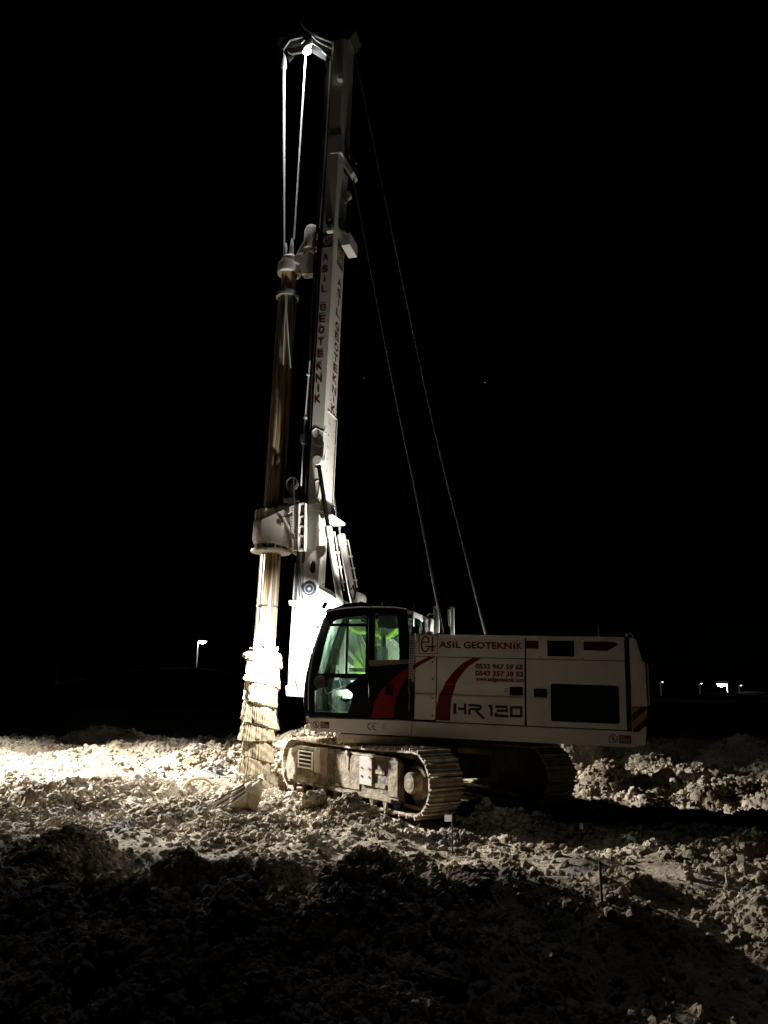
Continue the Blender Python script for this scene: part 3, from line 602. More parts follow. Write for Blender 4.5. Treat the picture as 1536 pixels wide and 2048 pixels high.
# winch behind the cab, boom plates, cylinders
wc = R(750, 1326, .1)
b = MB(); b.lathe([(0.10, -.3), (0.30, -.3), (0.30, -.26), (0.2, -.26), (0.2, .24), (0.30, .24), (0.30, .30), (0.10, .30)], c=wc, axis='y', n=40); wn = b.build('winch', M_blackm, rig, smooth=True)
b = MB()
for i in range(12): b.tube([(wc[0] + .215 * math.cos(t * PI / 12), -.24 + i * .04, wc[1] + .215 * math.sin(t * PI / 12)) for t in range(24)], 0.018, 5, closed=True)
b.build('rope_coil', M_rope, wn)
b = MB(); b.lathe([(0.301, .26), (0.335, .26), (0.335, .31), (0.301, .31)], c=wc, axis='y', n=40); b.build('flange', M_lime, wn, smooth=True)
for y_ in (.14, -.22):
    b = MB(); b.prism([R(*p, .3) for p in ((742, 1270), (758, 1272), (772, 1274), (799, 1300), (795, 1313), (783, 1330), (776, 1310), (762, 1294), (742, 1290))], y_, y_ + .05); b.build('boom_plate', M_white, rig, bevel=0.008)
    b = MB(); b.prism([R(*p, .3) for p in ((612, 1160), (640, 1172), (672, 1195), (700, 1212), (706, 1240), (690, 1246), (668, 1300), (700, 1330), (735, 1340), (735, 1352), (668, 1352), (640, 1330), (612, 1290))], y_, y_ + .05, holes=[[R(*p, .3) for p in ((690, 1262), (704, 1260), (732, 1325), (700, 1300))]]); b.build('boom_plate', M_white, rig, bevel=0.008)
    b = MB(); b.prism([R(*p, .3) for p in ((676, 1290), (684, 1288), (738, 1338), (735, 1345), (728, 1344))], y_ - .02, y_ + .09); b.build('boom_link', M_white, rig, bevel=0.008)
b = MB(); b.box(XA, 1.3, -.28, .28, 1.2, 1.95); b.box(-.5, .45, -1.2, .3, 1.1, 1.35); b.build('turret', M_white, rig, bevel=0.02)
for k, (pa, pb) in enumerate((((697, 1246), (742, 1262)), ((700, 1250), (730, 1256)), ((742, 1250), (770, 1268)), ((760, 1272), (794, 1254)), ((744, 1240), (760, 1262)))):
    a_, c_ = px3(*pa, .28), px3(*pb, .28); mid = [(a_[i] + c_[i]) / 2 for i in range(3)]; mid[2] -= .07
    b = MB(); b.tube([a_, mid, c_], 0.065, 10); b.build('hose_sleeve', M_lime, rig, smooth=True)
b = MB(); b.prism([R(*p, .38) for p in ((698, 1243), (716, 1240), (738, 1250), (742, 1268), (720, 1262), (700, 1272))], .20, .26); b.prism([R(*p, .38) for p in ((748, 1238), (764, 1240), (775, 1262), (797, 1250), (797, 1262), (782, 1274), (762, 1270), (748, 1262))], .20, .26); b.build('lime_cover', M_lime, rig, bevel=0.02)
def cylinder(Y, top, mid0, mid1, bot, rr, rb):
    a, b_, d_ = (px3(*q, Y) for q in (top, mid0, bot))
    m = MB(); m.cyl(b_, d_, rb, n=28)
    ax = (Vector(d_) - Vector(b_)).normalized()
    m.cyl(Vector(b_) + ax * .02, Vector(b_) + ax * .22, rb + .012, n=28)
    o = m.build('cylinder_barrel', M_white, rig, smooth=True)
    m = MB(); m.cyl(a, b_, rr, n=20); m.build('cylinder_rod', M_black if Y > 0 else M_chrome, rig, smooth=True)
    off = Vector((-rb - .05, 0.0, 0)); m = MB(); P0, P1 = Vector(b_) + ax * .12 + off, Vector(d_) - ax * .3 + off
    m.tube([P0 - off * .6, P0, P1], 0.014, 6); m.build('hydraulic_pipe', M_white, o)
    for t in (.35, .6, .85):
        q = P0.lerp(P1, t); m = MB(); m.box(-.03, .05, -.02, .02, -.015, .015, M=Matrix.Translation(q)); m.build('pipe_clamp', M_white, o)
    return o
cylinder(.42, (637, 926), (656, 1052), 0, (682, 1214), .040, .060)
cylinder(-.42, (657, 925), (682, 1069), 0, (708, 1205), .042, .072)
b = MB(); p = px3(636, 922, .42); b.lathe([(0.02, .36), (0.09, .36), (0.09, .48), (0.02, .48)], c=(p[0], p[2]), axis='y', n=20)
b.prism([R(*q, .4) for q in ((625, 905), (630, 912), (646, 912), (651, 898), (648, 925), (640, 938), (628, 935))], .31, .37); b.build('cylinder_lug', M_white, rig, smooth=True)
b = MB(); p = px3(716, 1196, -.3); b.lathe([(0.03, -.5), (0.11, -.5), (0.11, -.2), (0.03, -.2)], c=(p[0], p[2]), axis='y', n=20); b.box(p[0] - .12, p[0] + .05, -.45, -.25, p[2] - .25, p[2]); b.build('cylinder_foot', M_white, rig, smooth=True)
b = MB(); b.tube([px3(702, 1180, .3), px3(706, 1170, .3), px3(711, 1185, .3), px3(708, 1200, .3)], 0.02, 6); b.tube([px3(696, 1160, .3), px3(700, 1185, .3), px3(706, 1205, .3)], 0.018, 6); b.build('hydraulic_hose', M_rub, rig)
b = MB(); p = px3(666, 1041, 0); b.box(p[0] - .12, p[0] + .12, -.38, .38, p[2] - .03, p[2] + .03); b.build('cross_bar', M_white, rig)

# ---- mast
MT = 15.72; ch = .07
sec = [(1.85, -.30 + ch), (1.85 + ch * .7, -.30), (2.15, -.30), (2.15, .30), (1.85 + ch * .7, .30), (1.85, .30 - ch)]
b = MB(); b.prism(sec, 5.05, MT, axis='z'); mast = b.build('mast', M_mast, rig, bevel=0.006)
sec2 = [(1.90, -.2), (1.96, -.28), (2.15, -.28), (2.15, .28), (1.96, .28), (1.90, .2)]
b = MB(); b.prism(sec2, 3.3, 5.05, axis='z'); b.build('mast_lower_section', M_mast, rig, bevel=0.006)
# foot section: broad white box
b = MB(); b.prism([R(*p, .30) for p in ((590, 1212), (600, 1204), (640, 1204), (690, 1214), (690, 1392), (660, 1392), (574, 1386), (583, 1290))], -.30, .30); b.build('mast_foot', M_white, rig, bevel=0.012)
b = MB(); b.prism([R(*p, .34) for p in ((571, 1372), (580, 1370), (582, 1380), (656, 1386), (656, 1398), (573, 1392))], -.38, .36); b.build('foot_plate', M_dusty, rig, bevel=0.01)
b = MB(); p = R(592, 1206, .34); b.prism([R(*q, .34) for q in ((579, 1201), (600, 1201), (604, 1208), (600, 1214), (580, 1211))], -.34, .40); b.build('foot_collar', M_white, rig, bevel=0.02)
b = MB(); b.prism([R(*p, .32) for p in ((607, 1195), (608, 1125), (635, 1092), (650, 1091), (653, 1100), (650, 1108), (640, 1118), (638, 1176), (666, 1192), (690, 1212), (690, 1232), (607, 1215))], .301, .345, holes=[[R(*p, .32) for p in ((621, 1128), (624, 1122), (629, 1122), (632, 1128), (631, 1142), (628, 1147), (622, 1146), (619.5, 1141))]]); b.build('pivot_plate', M_white, rig, bevel=0.01)
b = MB(); b.prism([R(*p, .32) for p in ((621, 1128), (624, 1122), (629, 1122), (632, 1128), (631, 1142), (628, 1147), (622, 1146), (619.5, 1141))], .285, .3015); b.build('slot_recess', M_dsteel, rig)
dc = R(619, 1177.5, .40)
b = MB(); b.lathe([(0.02, .36), (0.125, .36), (0.128, .40), (0.12, .42), (0.03, .42)], c=dc, axis='y', n=36); disc = b.build('hose_disc', M_navy, rig, smooth=True)
b = MB(); b.lathe([(0.0, .43), (0.03, .425), (0.032, .421)], c=dc, axis='y', n=16)
for i in range(12):
    t = i * PI / 6; b.box(-.02, .02, 0, .006, -.006, .006, M=Matrix.Translation((dc[0] + .085 * math.cos(t), .42, dc[1] + .085 * math.sin(t))) @ Matrix.Rotation(-t + PI / 2, 4, 'Y'))
b.build('disc_studs', M_gal, disc)
for pts in (((606, 1195), (618, 1216), (619, 1228)), ((632, 1190), (619, 1210), (617, 1222)), ((622, 1226), (630, 1235), (634, 1252))):
    b = MB(); b.tube([px3(*q, .40) for q in pts], 0.008, 6); b.build('thin_hose', M_rub, rig)
# triangular brace inside the foot, soiled corner, scuffs
b = MB(); b.prism([R(*p, .302) for p in ((586, 1384), (588, 1374), (595, 1384)) ], .302, .32); b.build('clay_lump', M_clay, rig)
b = MB(); b.prism([R(*p, .302) for p in ((594, 1362), (600, 1383), (584, 1381), (581, 1368)) ], .301, .309); b.build('clay_smear', M_clay, rig)
b = MB(); b.tube([px3(590, 1357, .32), px3(598, 1384, .32)], 0.009, 6); b.build('brace_rod', M_dsteel, rig)
for pts in (((586, 1243), (587, 1256)), ((590, 1285), (589, 1300), (587, 1315), (586, 1328)), ((594, 1335), (589, 1337), (593, 1343), (590, 1349))):
    b = MB(); b.tube([px3(*q, .305) for q in pts], 0.006, 5); b.build('chipped_edge', M_dsteel, rig)
# raised outlines: oval pockets, ribs, bolts
def outline(name, pts, Y, r, m=M_mast, closed=True, parent=None):
    q = MB(); q.tube([(x, Y, z) for x, z in pts], r, 6, closed=closed); return q.build(name, m, parent or mast)
def oval(px0, py0, px1, py1, w, Y=.302, n=7):
    (xa, za), (xb, zb) = R(px0, py0, Y), R(px1, py1, Y); o = []
    for i in range(n + 1): t = math.radians(180 * i / n); o.append((xa + w * math.cos(t), za + w * math.sin(t)))
    for i in range(n + 1): t = math.radians(180 + 180 * i / n); o.append((xb + w * math.cos(t), zb + w * math.sin(t)))
    return o
outline('pocket_rim', oval(641, 880, 640, 888, .055), .302, 0.009); outline('pocket_rim', oval(635.5, 966, 632.5, 990, .05), .302, 0.009)
outline('weld_rib', [R(*p, .302) for p in ((617, 1007), (630, 1008), (645, 1007))], .302, 0.011, closed=False)
outline('weld_rib', [R(*p, .302) for p in ((625, 862), (632, 856), (645, 862), (655, 867))], .302, 0.009, closed=False)
for z in (5.9, 6.7): pass
b = MB()
for i in range(9):
    z = 5.3 + i * .24
    for y_ in (-.20, .16): b.cyl((1.85, y_, z + (.07 if y_ > 0 else 0)), (1.838, y_, z + (.07 if y_ > 0 else 0)), .017, n=8)
tag(b.build('bolt_heads', M_gal, mast), kind='stuff')
b = MB(); b.box(1.84, 1.851, -.295, -.285, 4.9, 7.05); b.box(1.835, 1.85, -.26, .25, 7.05, 7.07); b.build('cover_plate_edge', M_mast, mast)
# guide rails on the front of the mast
for y_ in (.17, -.23):
    b = MB(); b.box(2.15, 2.27, y_, y_ + .06, 1.75, MT - .3); b.box(2.27, 2.33, y_ - .03, y_ + .09, 1.75, MT - .3); b.build('guide_rail', M_dsteel, rig)
b = MB(); b.box(2.12, 2.36, -.26, .26, 1.7, 4.05); b.build('crowd_box', M_gal, rig, bevel=0.01)
# lettering down both faces
FM = (Vector((0, .3035, 0)), SX, SV, SW); FR = (Vector((1.8465, 0, 0)), Vector((0, -1, 0)), SV, Vector((-1, 0, 0)))
word = 'ASiLGEOTEKNiK'; rows = (514, 537, 557, 577, 614, 637, 660, 683, 707, 732, 757, 777, 798); xs_ = (655, 654, 652.5, 651.5, 649.5, 648, 646.5, 645, 643.5, 642, 641, 640, 638)
b = MB()
for chh, py, pxx in zip(word, rows, xs_):
    z = R(pxx, py, .3)[1]; xc = -R(pxx, py, .3)[0]; h = .155
    xc = -2.055
    b = MB()
    if chh == 'i': dotted_i(b, FM, xc, z - h / 2, h, .036)
    elif chh == 'L': text(b, chh, FM, xc - .05, xc + .05, z - h / 2, h, 0.03)
    else: text(b, chh, FM, xc - .064, xc + .064, z - h / 2, h, 0.03)
    b.build('letter', M_red, mast)
b = MB(); rows = (562, 584, 604, 627, 655, 676, 699, 721, 743, 766, 789, 808, 829)
for chh, py in zip(word, rows):
    z = on_plane(676, py, RIG, 0, 1.85).z; h = .165
    b = MB()
    if chh == 'i': dotted_i(b, FR, .03, z - h / 2, h, .055)
    else: text(b, chh, FR, .03 - .12, .03 + .12, z - h / 2, h, 0.03)
    b.build('letter', M_red, mast)
z0 = R(657, 494, .3)[1]; z1 = R(657, 465, .3)[1]
b = MB()
flat(b, [(-2.145, z0), (-1.925, z0), (-1.925, z1), (-2.145, z1)], (Vector((0, .3015, 0)), SX, SV, SW)); b.build('emblem_panel', M_maroon, mast)
M_pale = mat('pale_vinyl', (0.5, 0.44, 0.38), 0.5)
b = MB(); emblem(b, FM, -2.13, z0 + .06, .19, .07); b.build('emblem', M_pale, mast)
za = on_plane(682, 540, RIG, 0, 1.85).z; zb_ = on_plane(682, 487, RIG, 0, 1.85).z
b = MB(); flat(b, [(-.2, za), (.2, za), (.2, zb_ ), (-.2, zb_)], (Vector((1.8485, 0, 0)), Vector((0, -1, 0)), SV, Vector((-1, 0, 0)))); b.build('emblem_panel', M_maroon, mast)
b = MB(); emblem(b, FR, -.17, za + .06, .34, .07); b.build('emblem', M_pale, mast)
zc_ = on_plane(682, 440, RIG, 0, 1.85).z
b = MB(); ribbon(b, [(-.22, zc_ - .12), (.0, zc_ + .1), (.1, zc_ + .06), (.22, zc_ - .02)], .03, FR); b.build('chevron_stripe', M_maroon, mast)
# rear brackets of the mast
def rp(px, py, Y=-.0): p = R(px, py, Y); return p
b = MB(); b.prism([rp(668, 290), rp(692, 288), rp(693, 324), rp(670, 326)], -.30, .31); b.prism([rp(690, 290), rp(697, 294), rp(713, 326), rp(708, 328)], -.04, .0); b.prism([rp(688, 322), rp(694, 322), rp(712, 352), rp(706, 359), rp(690, 338)], -.15, .15); b.build('sheave_bracket', M_mast, rig, bevel=0.01)
b = MB(); p = rp(701, 346); b.lathe([(0.05, -.06), (0.16, -.06), (0.14, 0), (0.16, .06), (0.05, .06)], c=(p[0] + .02, p[1] + .12), axis='y', n=24); b.build('rope_sheave', M_dsteel, rig, smooth=True)
b = MB(); p = rp(694, 393); b.lathe([(0.045, -.04), (0.10, -.04), (0.10, .04), (0.045, .04)], c=(p[0], p[1]), axis='y', n=20); b.prism([rp(684, 384), rp(692, 384), rp(697, 398), rp(692, 408)], -.03, .03); b.build('eye_lug', M_mast, rig, smooth=True)
b = MB(); b.prism([rp(686, 470), rp(703, 480), rp(703, 484), rp(686, 476)], -.25, .25); b.prism([rp(686, 486), rp(703, 496), rp(706, 502), rp(690, 504)], -.25, .25); b.prism([rp(703, 479), rp(708, 479), rp(707, 502), rp(702, 502)], -.25, .25); b.build('step_bracket', M_mast, rig)
b = MB(); b.tube([px3(677, 141, .3), px3(680, 156, .33)], .014, 6); b.box(px3(682, 160, .3)[0] - .06, px3(682, 160, .3)[0] + .05, .30, .42, px3(682, 164, .3)[2] - .02, px3(682, 157, .3)[2]); b.build('mast_light_bracket', M_mast, rig, bevel=.01)
b = MB(); b.lathe([(0.0, .42), (0.075, .40), (0.08, .3)], c=R(659, 445, .38), axis='y', n=20); b.build('round_reflector', M_chrome, rig, smooth=True)
b = MB(); p = R(659, 458, .38); b.box(p[0] - .07, p[0] + .07, .30, .40, p[1] - .06, p[1] + .04); b.build('reflector_bracket', M_mast, rig, bevel=.015)
# thin pipe up the front
b = MB(); b.tube([px3(602, 972, .3), px3(607, 880, .3), px3(613, 800, .3), px3(619.5, 722, .3)], 0.016, 8); pi = b.build('grease_pipe', M_pole, rig)
for q in ((616.5, 750), (611, 836)):
    p = px3(*q, .3); m = MB(); m.box(p[0] - .03, p[0] + .03, .26, .34, p[2] - .015, p[2] + .015); m.build('pipe_clamp', M_pole, pi)
b = MB(); b.tube([px3(607, 868, .3), px3(602, 872, .3), px3(601.5, 882, .3), px3(607, 892, .3)], 0.016, 8); b.box(px3(608, 880, .3)[0] - .04, px3(608, 880, .3)[0] + .03, .25, .35, px3(608, 888, .3)[2], px3(608, 868, .3)[2]); b.build('pipe_fitting', M_gal, pi)
# mast head
b = MB()
head = [R(*p, .2) for p in ((663, 118), (664, 98), (625, 70), (600, 58), (575, 68), (560, 90), (566, 99), (580, 80), (604, 74), (640, 96))]
for y_ in (.16, -.20): b.prism(head, y_, y_ + .04)
b.prism([R(*p, .2) for p in ((662, 84), (700, 80), (712, 62), (640, 50), (600, 44), (625, 68))], -.22, .22)
hd = b.build('mast_head', mat('head_paint', (0.10, 0.095, 0.09), .6), rig, bevel=.008)
for pxx, pyy, r_ in ((595, 84, .30), (566, 86, .13)):
    p = R(pxx, pyy, 0); m = MB(); m.lathe([(0.06, -.05), (r_, -.05), (r_ - .04, 0), (r_, .05), (0.06, .05)], c=p, axis='y', n=32); m.build('head_sheave', M_dsteel, rig, smooth=True)
for pts in (((623, 71), (664, 88), (664, 97), (650, 91), (634, 82)), ((643, 102), (646, 101), (664, 111), (662, 119)), ((576, 97), (600, 93), (606, 84), (624, 78), (625, 83), (610, 92), (604, 104), (583, 108), (575, 104))):
    m = MB(); m.prism([R(*p, .26) for p in pts], .22, .27); m.build('head_arm', M_mast, rig, bevel=.006)
p = px3(613, 92, .1)
b = MB(); b.cyl((p[0], .1, p[2] + .02), (p[0], .1, p[2] + .15), .12, .05, n=20); wl3 = b.build('head_lamp', M_mast, rig)
b = MB(); b.cyl((p[0], .1, p[2] - .13), (p[0], .1, p[2] + .08), .11, .035, n=20); b.build('bulb', E_cool, wl3)
HL = (p[0], .12, p[2] - .2)
# ropes
b = MB(); b.tube([px3(612, 100, 0), px3(588, 478, 0)], 0.021, 8); b.build('kelly_rope', M_rope, rig)
b = MB(); b.tube([px3(568, 92, 0), px3(567, 110, 0)], 0.012, 6); b.lathe([(0.02, px3(568, 110, 0)[2]), (0.05, px3(568, 118, 0)[2]), (0.075, px3(568, 134, 0)[2]), (0.04, px3(568, 140, 0)[2])], c=(px3(568, 125, 0)[0], 0), n=16)
b.build('rope_swivel', M_ropew, rig, smooth=True)
b = MB(); b.tube([px3(568, 136, 0), px3(567.5, 180, 0), px3(567.5, 300, 0), px3(568, 400, 0), px3(568.5, 500, 0), px3(571, 600, .2), px3(577, 690, .25), px3(581, 735, .25)], [0.036, 0.038, 0.034, 0.026, 0.022, 0.02, 0.015, 0.012], 8); b.build('auxiliary_rope', M_ropew, rig)
b = MB(); b.tube([px3(571, 610, .22), px3(568, 680, .25), px3(566, 730, .25)], 0.011, 6); b.build('loose_line', M_ropew, rig)
b = MB(); b.tube([px3(661, 122, .3), px3(650, 310, .3), px3(639, 455, .3)], [.016, .012, .006], 6); b.build('thin_cable', M_ropew, rig)
b = MB(); b.tube([px3(886, 1266, .3), px3(857, 1116, .3), px3(827, 963, .3), px3(800, 835, .3), px3(773, 700, .25), px3(706, 352, .0)], 0.020, 8); b.build('winch_rope', M_stay, rig)
b = MB(); b.tube([px3(971, 1268, -.2), px3(929, 1102, -.2), px3(887.6, 938, -.2), px3(857, 806, -.2), px3(827, 667, -.2), px3(704, 78, -.1)], 0.019, 8); b.build('winch_rope', M_stay, rig)
# ---- kelly bar with drive keys, swivel, guide
KX = 2.98
def kelly(name, z0, z1, r, key, parent=rig, m=M_kelly):
    q = MB(); n = 48; prof = []
    for i in range(n):
        t = 2 * PI * i / n; kk = (i % 8) in (3, 4); prof.append((KX + (r + (key if kk else 0)) * math.cos(t), (r + (key if kk else 0)) * math.sin(t)))
    q.prism(prof, z0, z1, axis='z'); return q.build(name, m, parent)
kelly('kelly_bar', 2.66, 9.75, .185, .016)
b = MB(); b.lathe([(.2, 3.28), (.206, 3.27), (.206, 3.25), (.2, 3.24)], c=(KX, 0), n=32); b.build('kelly_band', M_dsteel, rig)
b = MB(); b.lathe([(.13, 9.72), (.24, 9.72), (.25, 9.76), (.24, 9.83), (.13, 9.84)], c=(KX, 0), n=32); b.build('kelly_flange', M_gal, rig, smooth=True)
b = MB(); b.lathe([(.14, 9.84), (.16, 9.9), (.165, 10.45), (.2, 10.5), (.2, 10.62), (.12, 10.7)], c=(KX, 0), n=32); b.build('swivel_sleeve', M_tan, rig, smooth=True)
b = MB(); b.lathe([(.05, 10.7), (.06, 10.72), (.04, 11.0), (.025, 11.12)], c=(KX - .02, 0), n=16); b.lathe([(.03, 10.68), (.04, 10.9), (.02, 11.0)], c=(KX + .1, .05), n=12); b.build('rope_socket', M_pole, rig, smooth=True)
# kelly guide: arm and hydraulic feed motor on the carriage
b = MB(); 
b.prism([R(*p, .2) for p in ((590, 512), (620, 506), (634, 512), (634, 548), (604, 551), (600, 530), (588, 524))], .05, .24); b.build('guide_arm', M_white, rig, bevel=.015)
b = MB(); b.prism([R(*p, .2) for p in ((590, 512), (603, 488), (610, 478), (618, 474), (612, 490), (606, 505), (600, 515))], .02, .2); b.prism([R(*p, -.1) for p in ((566, 520), (585, 512), (600, 514), (600, 528), (568, 536))], -.24, -.1); b.build('guide_arm', M_white, rig, bevel=.015)
b = MB(); b.lathe([(.12, 10.28), (.25, 10.28), (.26, 10.36), (.25, 10.5), (.12, 10.5)], c=(KX, 0), n=32); b.build('guide_ring', M_pole, rig, smooth=True)
a_, c_ = R(608, 500, .12), R(631, 482, .12); b = MB(); b.lathe([(.02, 10.72), (.155, 10.72), (.16, 10.8), (.155, 11.15), (.12, 11.25), (.02, 11.25)], c=(R(622, 490, .12)[0], .12), n=24); b.build('guide_motor', M_dusty, rig, smooth=True)
for i in range(5):
    z0_ = R(645, 520 - i * 13, .2)[1]; b = MB(); xx = R(646 + i * .5, 500, .2)[0]; b.box(2.27, xx + .14, -.16, .28 + .02 * (i % 2), z0_, z0_ + .11); b.build('slide_block', M_dusty if i % 2 else M_dsteel, rig, bevel=.01)
b = MB(); b.box(2.15, 2.5, -.2, .15, 10.3, 10.42); b.build('guide_slide', M_dsteel, rig)
# ---- rotary drive
zr = lambda py, px=545: R(px, py, 0)[1]
zt_, zb2 = zr(1022), zr(1100)
b = MB(); b.lathe([(.2, zr(1096)), (.34, zr(1090)), (.37, zr(1080)), (.37, zr(1048)), (.34, zr(1042)), (.32, zr(1040)), (.32, zr(1024)), (.28, zr(1020)), (.2, zr(1020))], c=(KX, 0), n=40); rot = b.build('rotary_gearbox', M_dusty, rig, smooth=True)
for i in range(16):
    t = 2 * PI * i / 16; m = MB(); m.box(-.02, .02, -.02, .02, zr(1046), zr(1024), M=Matrix.Translation((KX + .335 * math.cos(t), .335 * math.sin(t), 0)) @ Matrix.Rotation(t, 4, 'Z')); m.build('gearbox_rib', M_dusty, rot)
b = MB(); b.lathe([(.19, zr(1108)), (.385, zr(1106)), (.39, zr(1103)), (.385, zr(1101)), (.2, zr(1101))], c=(KX, 0), n=48); b.build('flange_ring', M_white, rot, smooth=True)
for i in range(14):
    t = 2 * PI * i / 14; m = MB(); m.prism([(.19, zr(1101)), (.34, zr(1101)), (.30, zr(1086)), (.19, zr(1086))], -.012, .012); 
    for v in m.bm.verts: v.co = Matrix.Translation((KX, 0, 0)) @ Matrix.Rotation(t, 4, 'Z') @ v.co
    m.build('flange_gusset', M_dusty, rot)
hsq = [R(*p, .36) for p in ((565, 1034), (585, 1024), (586, 1033))]
for y_ in (.33, -.38):
    b = MB(); b.prism([R(*p, .36) for p in ((524, 1040), (556, 1025), (590, 1010), (602, 1008), (602, 1103), (580, 1096), (556, 1088), (523, 1077))], y_, y_ + .05, holes=[hsq]); b.build('cheek_plate', M_white, rig, bevel=.008)
b = MB(); b.prism([R(*p, .36) for p in ((566, 1036), (570, 1036), (592, 1075), (594, 1082), (590, 1080))], .38, .41); b.build('cheek_rib', M_white, rig, bevel=.005)
b = MB(); p = R(565, 1048, .38); b.box(p[0] - .03, p[0] + .03, .38, .40, p[1] - .04, p[1] + .03); b.build('cover_tab', M_dusty, rig)
b = MB(); b.box(2.38, 2.75, -.33, .33, zr(1090), zr(1020)); b.build('carriage_body', M_dusty, rig, bevel=.01)
# carriage clamp frame: uprights and four shelves
ys = [1008, 1033, 1053, 1072, 1099]
b = MB()
for pxx in (598.5, 611): b.prism([R(pxx - 1.4, 1008, .38), R(pxx + 1.4, 1008, .38), R(pxx - 1.0, 1102, .38), R(pxx - 3.6, 1102, .38)], -.38, .40)
b.build('carriage_upright', M_white, rig, bevel=.006)
for i, py in enumerate(ys):
    b = MB(); z = R(604, py, .38)[1]; xa_, xb_ = R(597 - i * .3, py, .38)[0], R(612 - i * .8, py, .38)[0]; b.box(xb_, xa_, -.37, .395, z - .018, z + .018); b.build('carriage_shelf', M_white, rig)
b = MB(); b.box(2.18, 2.42, -.3, .30, R(604, 1099, .38)[1], R(604, 1010, .38)[1]); b.build('carriage_core', M_dusty, rig)
for i in range(4):
    z = (R(604, ys[i], .38)[1] + R(604, ys[i + 1], .38)[1]) / 2; b = MB(); b.lathe([(.02, .30), (.085, .30), (.07, .34), (.02, .345)], c=(2.27, z), axis='y', n=20); b.build('slide_roller', M_tan, rig, smooth=True)
b = MB()
for i in range(4):
    for j in range(4):
        z = R(600, 1015 + i * 22 + j * 5, .4)[1]; b.cyl((2.415, .395, z), (2.415, .412, z), .012, n=6)
tag(b.build('carriage_bolts', M_rub, rig), kind='stuff')
# hydraulic motor with hose loop above the drive
b = MB(); c_ = R(585, 985, .2); b.lathe([(.0, R(585, 1006, .2)[1]), (.13, R(585, 1006, .2)[1]), (.13, R(585, 995, .2)[1]), (.09, R(585, 992, .2)[1]), (.10, R(585, 975, .2)[1]), (.05, R(585, 966, .2)[1]), (.0, R(585, 965, .2)[1])], c=(c_[0], .15), n=24); b.build('drive_motor', M_dusty, rig, smooth=True)
b = MB(); b.box(c_[0] - .14, c_[0] + .14, .0, .3, R(585, 1008, .2)[1], R(585, 998, .2)[1]); b.build('motor_base', M_dusty, rig, bevel=.01)
for k in range(3):
    ctr = R(584 + k, 968, .25); b = MB(); r_ = .145 - .018 * k
    b.tube([(ctr[0] + r_ * 1.0 * math.cos(math.radians(t)), .22 + .05 * k, ctr[1] + r_ * 1.05 * math.sin(math.radians(t))) for t in range(-60, 250, 15)], 0.016, 8); b.build('hose_loop', M_rub if k != 1 else M_gal, rig, smooth=True)
b = MB(); b.tube([px3(587, 955, .42), px3(588, 1000, .42), px3(590, 1040, .42), px3(593, 1075, .42), px3(597, 1120, .42), px3(601, 1160, .42), px3(603, 1195, .42)], 0.012, 8); b.build('hanging_hose', M_rub, rig, smooth=True)
b = MB(); b.tube([px3(570, 1022, .3), px3(572, 1012, .3), px3(580, 1006, .3), px3(600, 1000, .3)], 0.02, 8); b.tube([px3(533, 1032, .1), px3(535, 1014, .1), px3(541, 1010, .1), px3(555, 1010, .1)], 0.014, 8); b.build('rigid_pipe', M_gal, rig, smooth=True)
b = MB(); b.prism([R(*p, .2) for p in ((575, 1094), (600, 1096), (604, 1106), (590, 1110), (576, 1103))], -.2, .2); b.build('lower_guide', M_dusty, rig, bevel=.02)
b = MB()
for pxx in (595, 599.5): b.tube([px3(pxx + 3, 1106, .22), px3(pxx - 1, 1205, .22), px3(pxx - 6, 1300, .22)], 0.03, 8)
b.build('feed_cylinder', M_gal, rig, smooth=True)
for k_, (yy, rr) in enumerate(((.285, .014), (.25, .012))):
    b = MB(); b.tube([(2.20 + .012 * math.sin(i * 1.3 + k_), yy + .02 + .01 * math.sin(i * .9), 5.2 + i * .42) for i in range(14)], rr, 6); b.build('mast_hose', M_rub, rig, smooth=True)
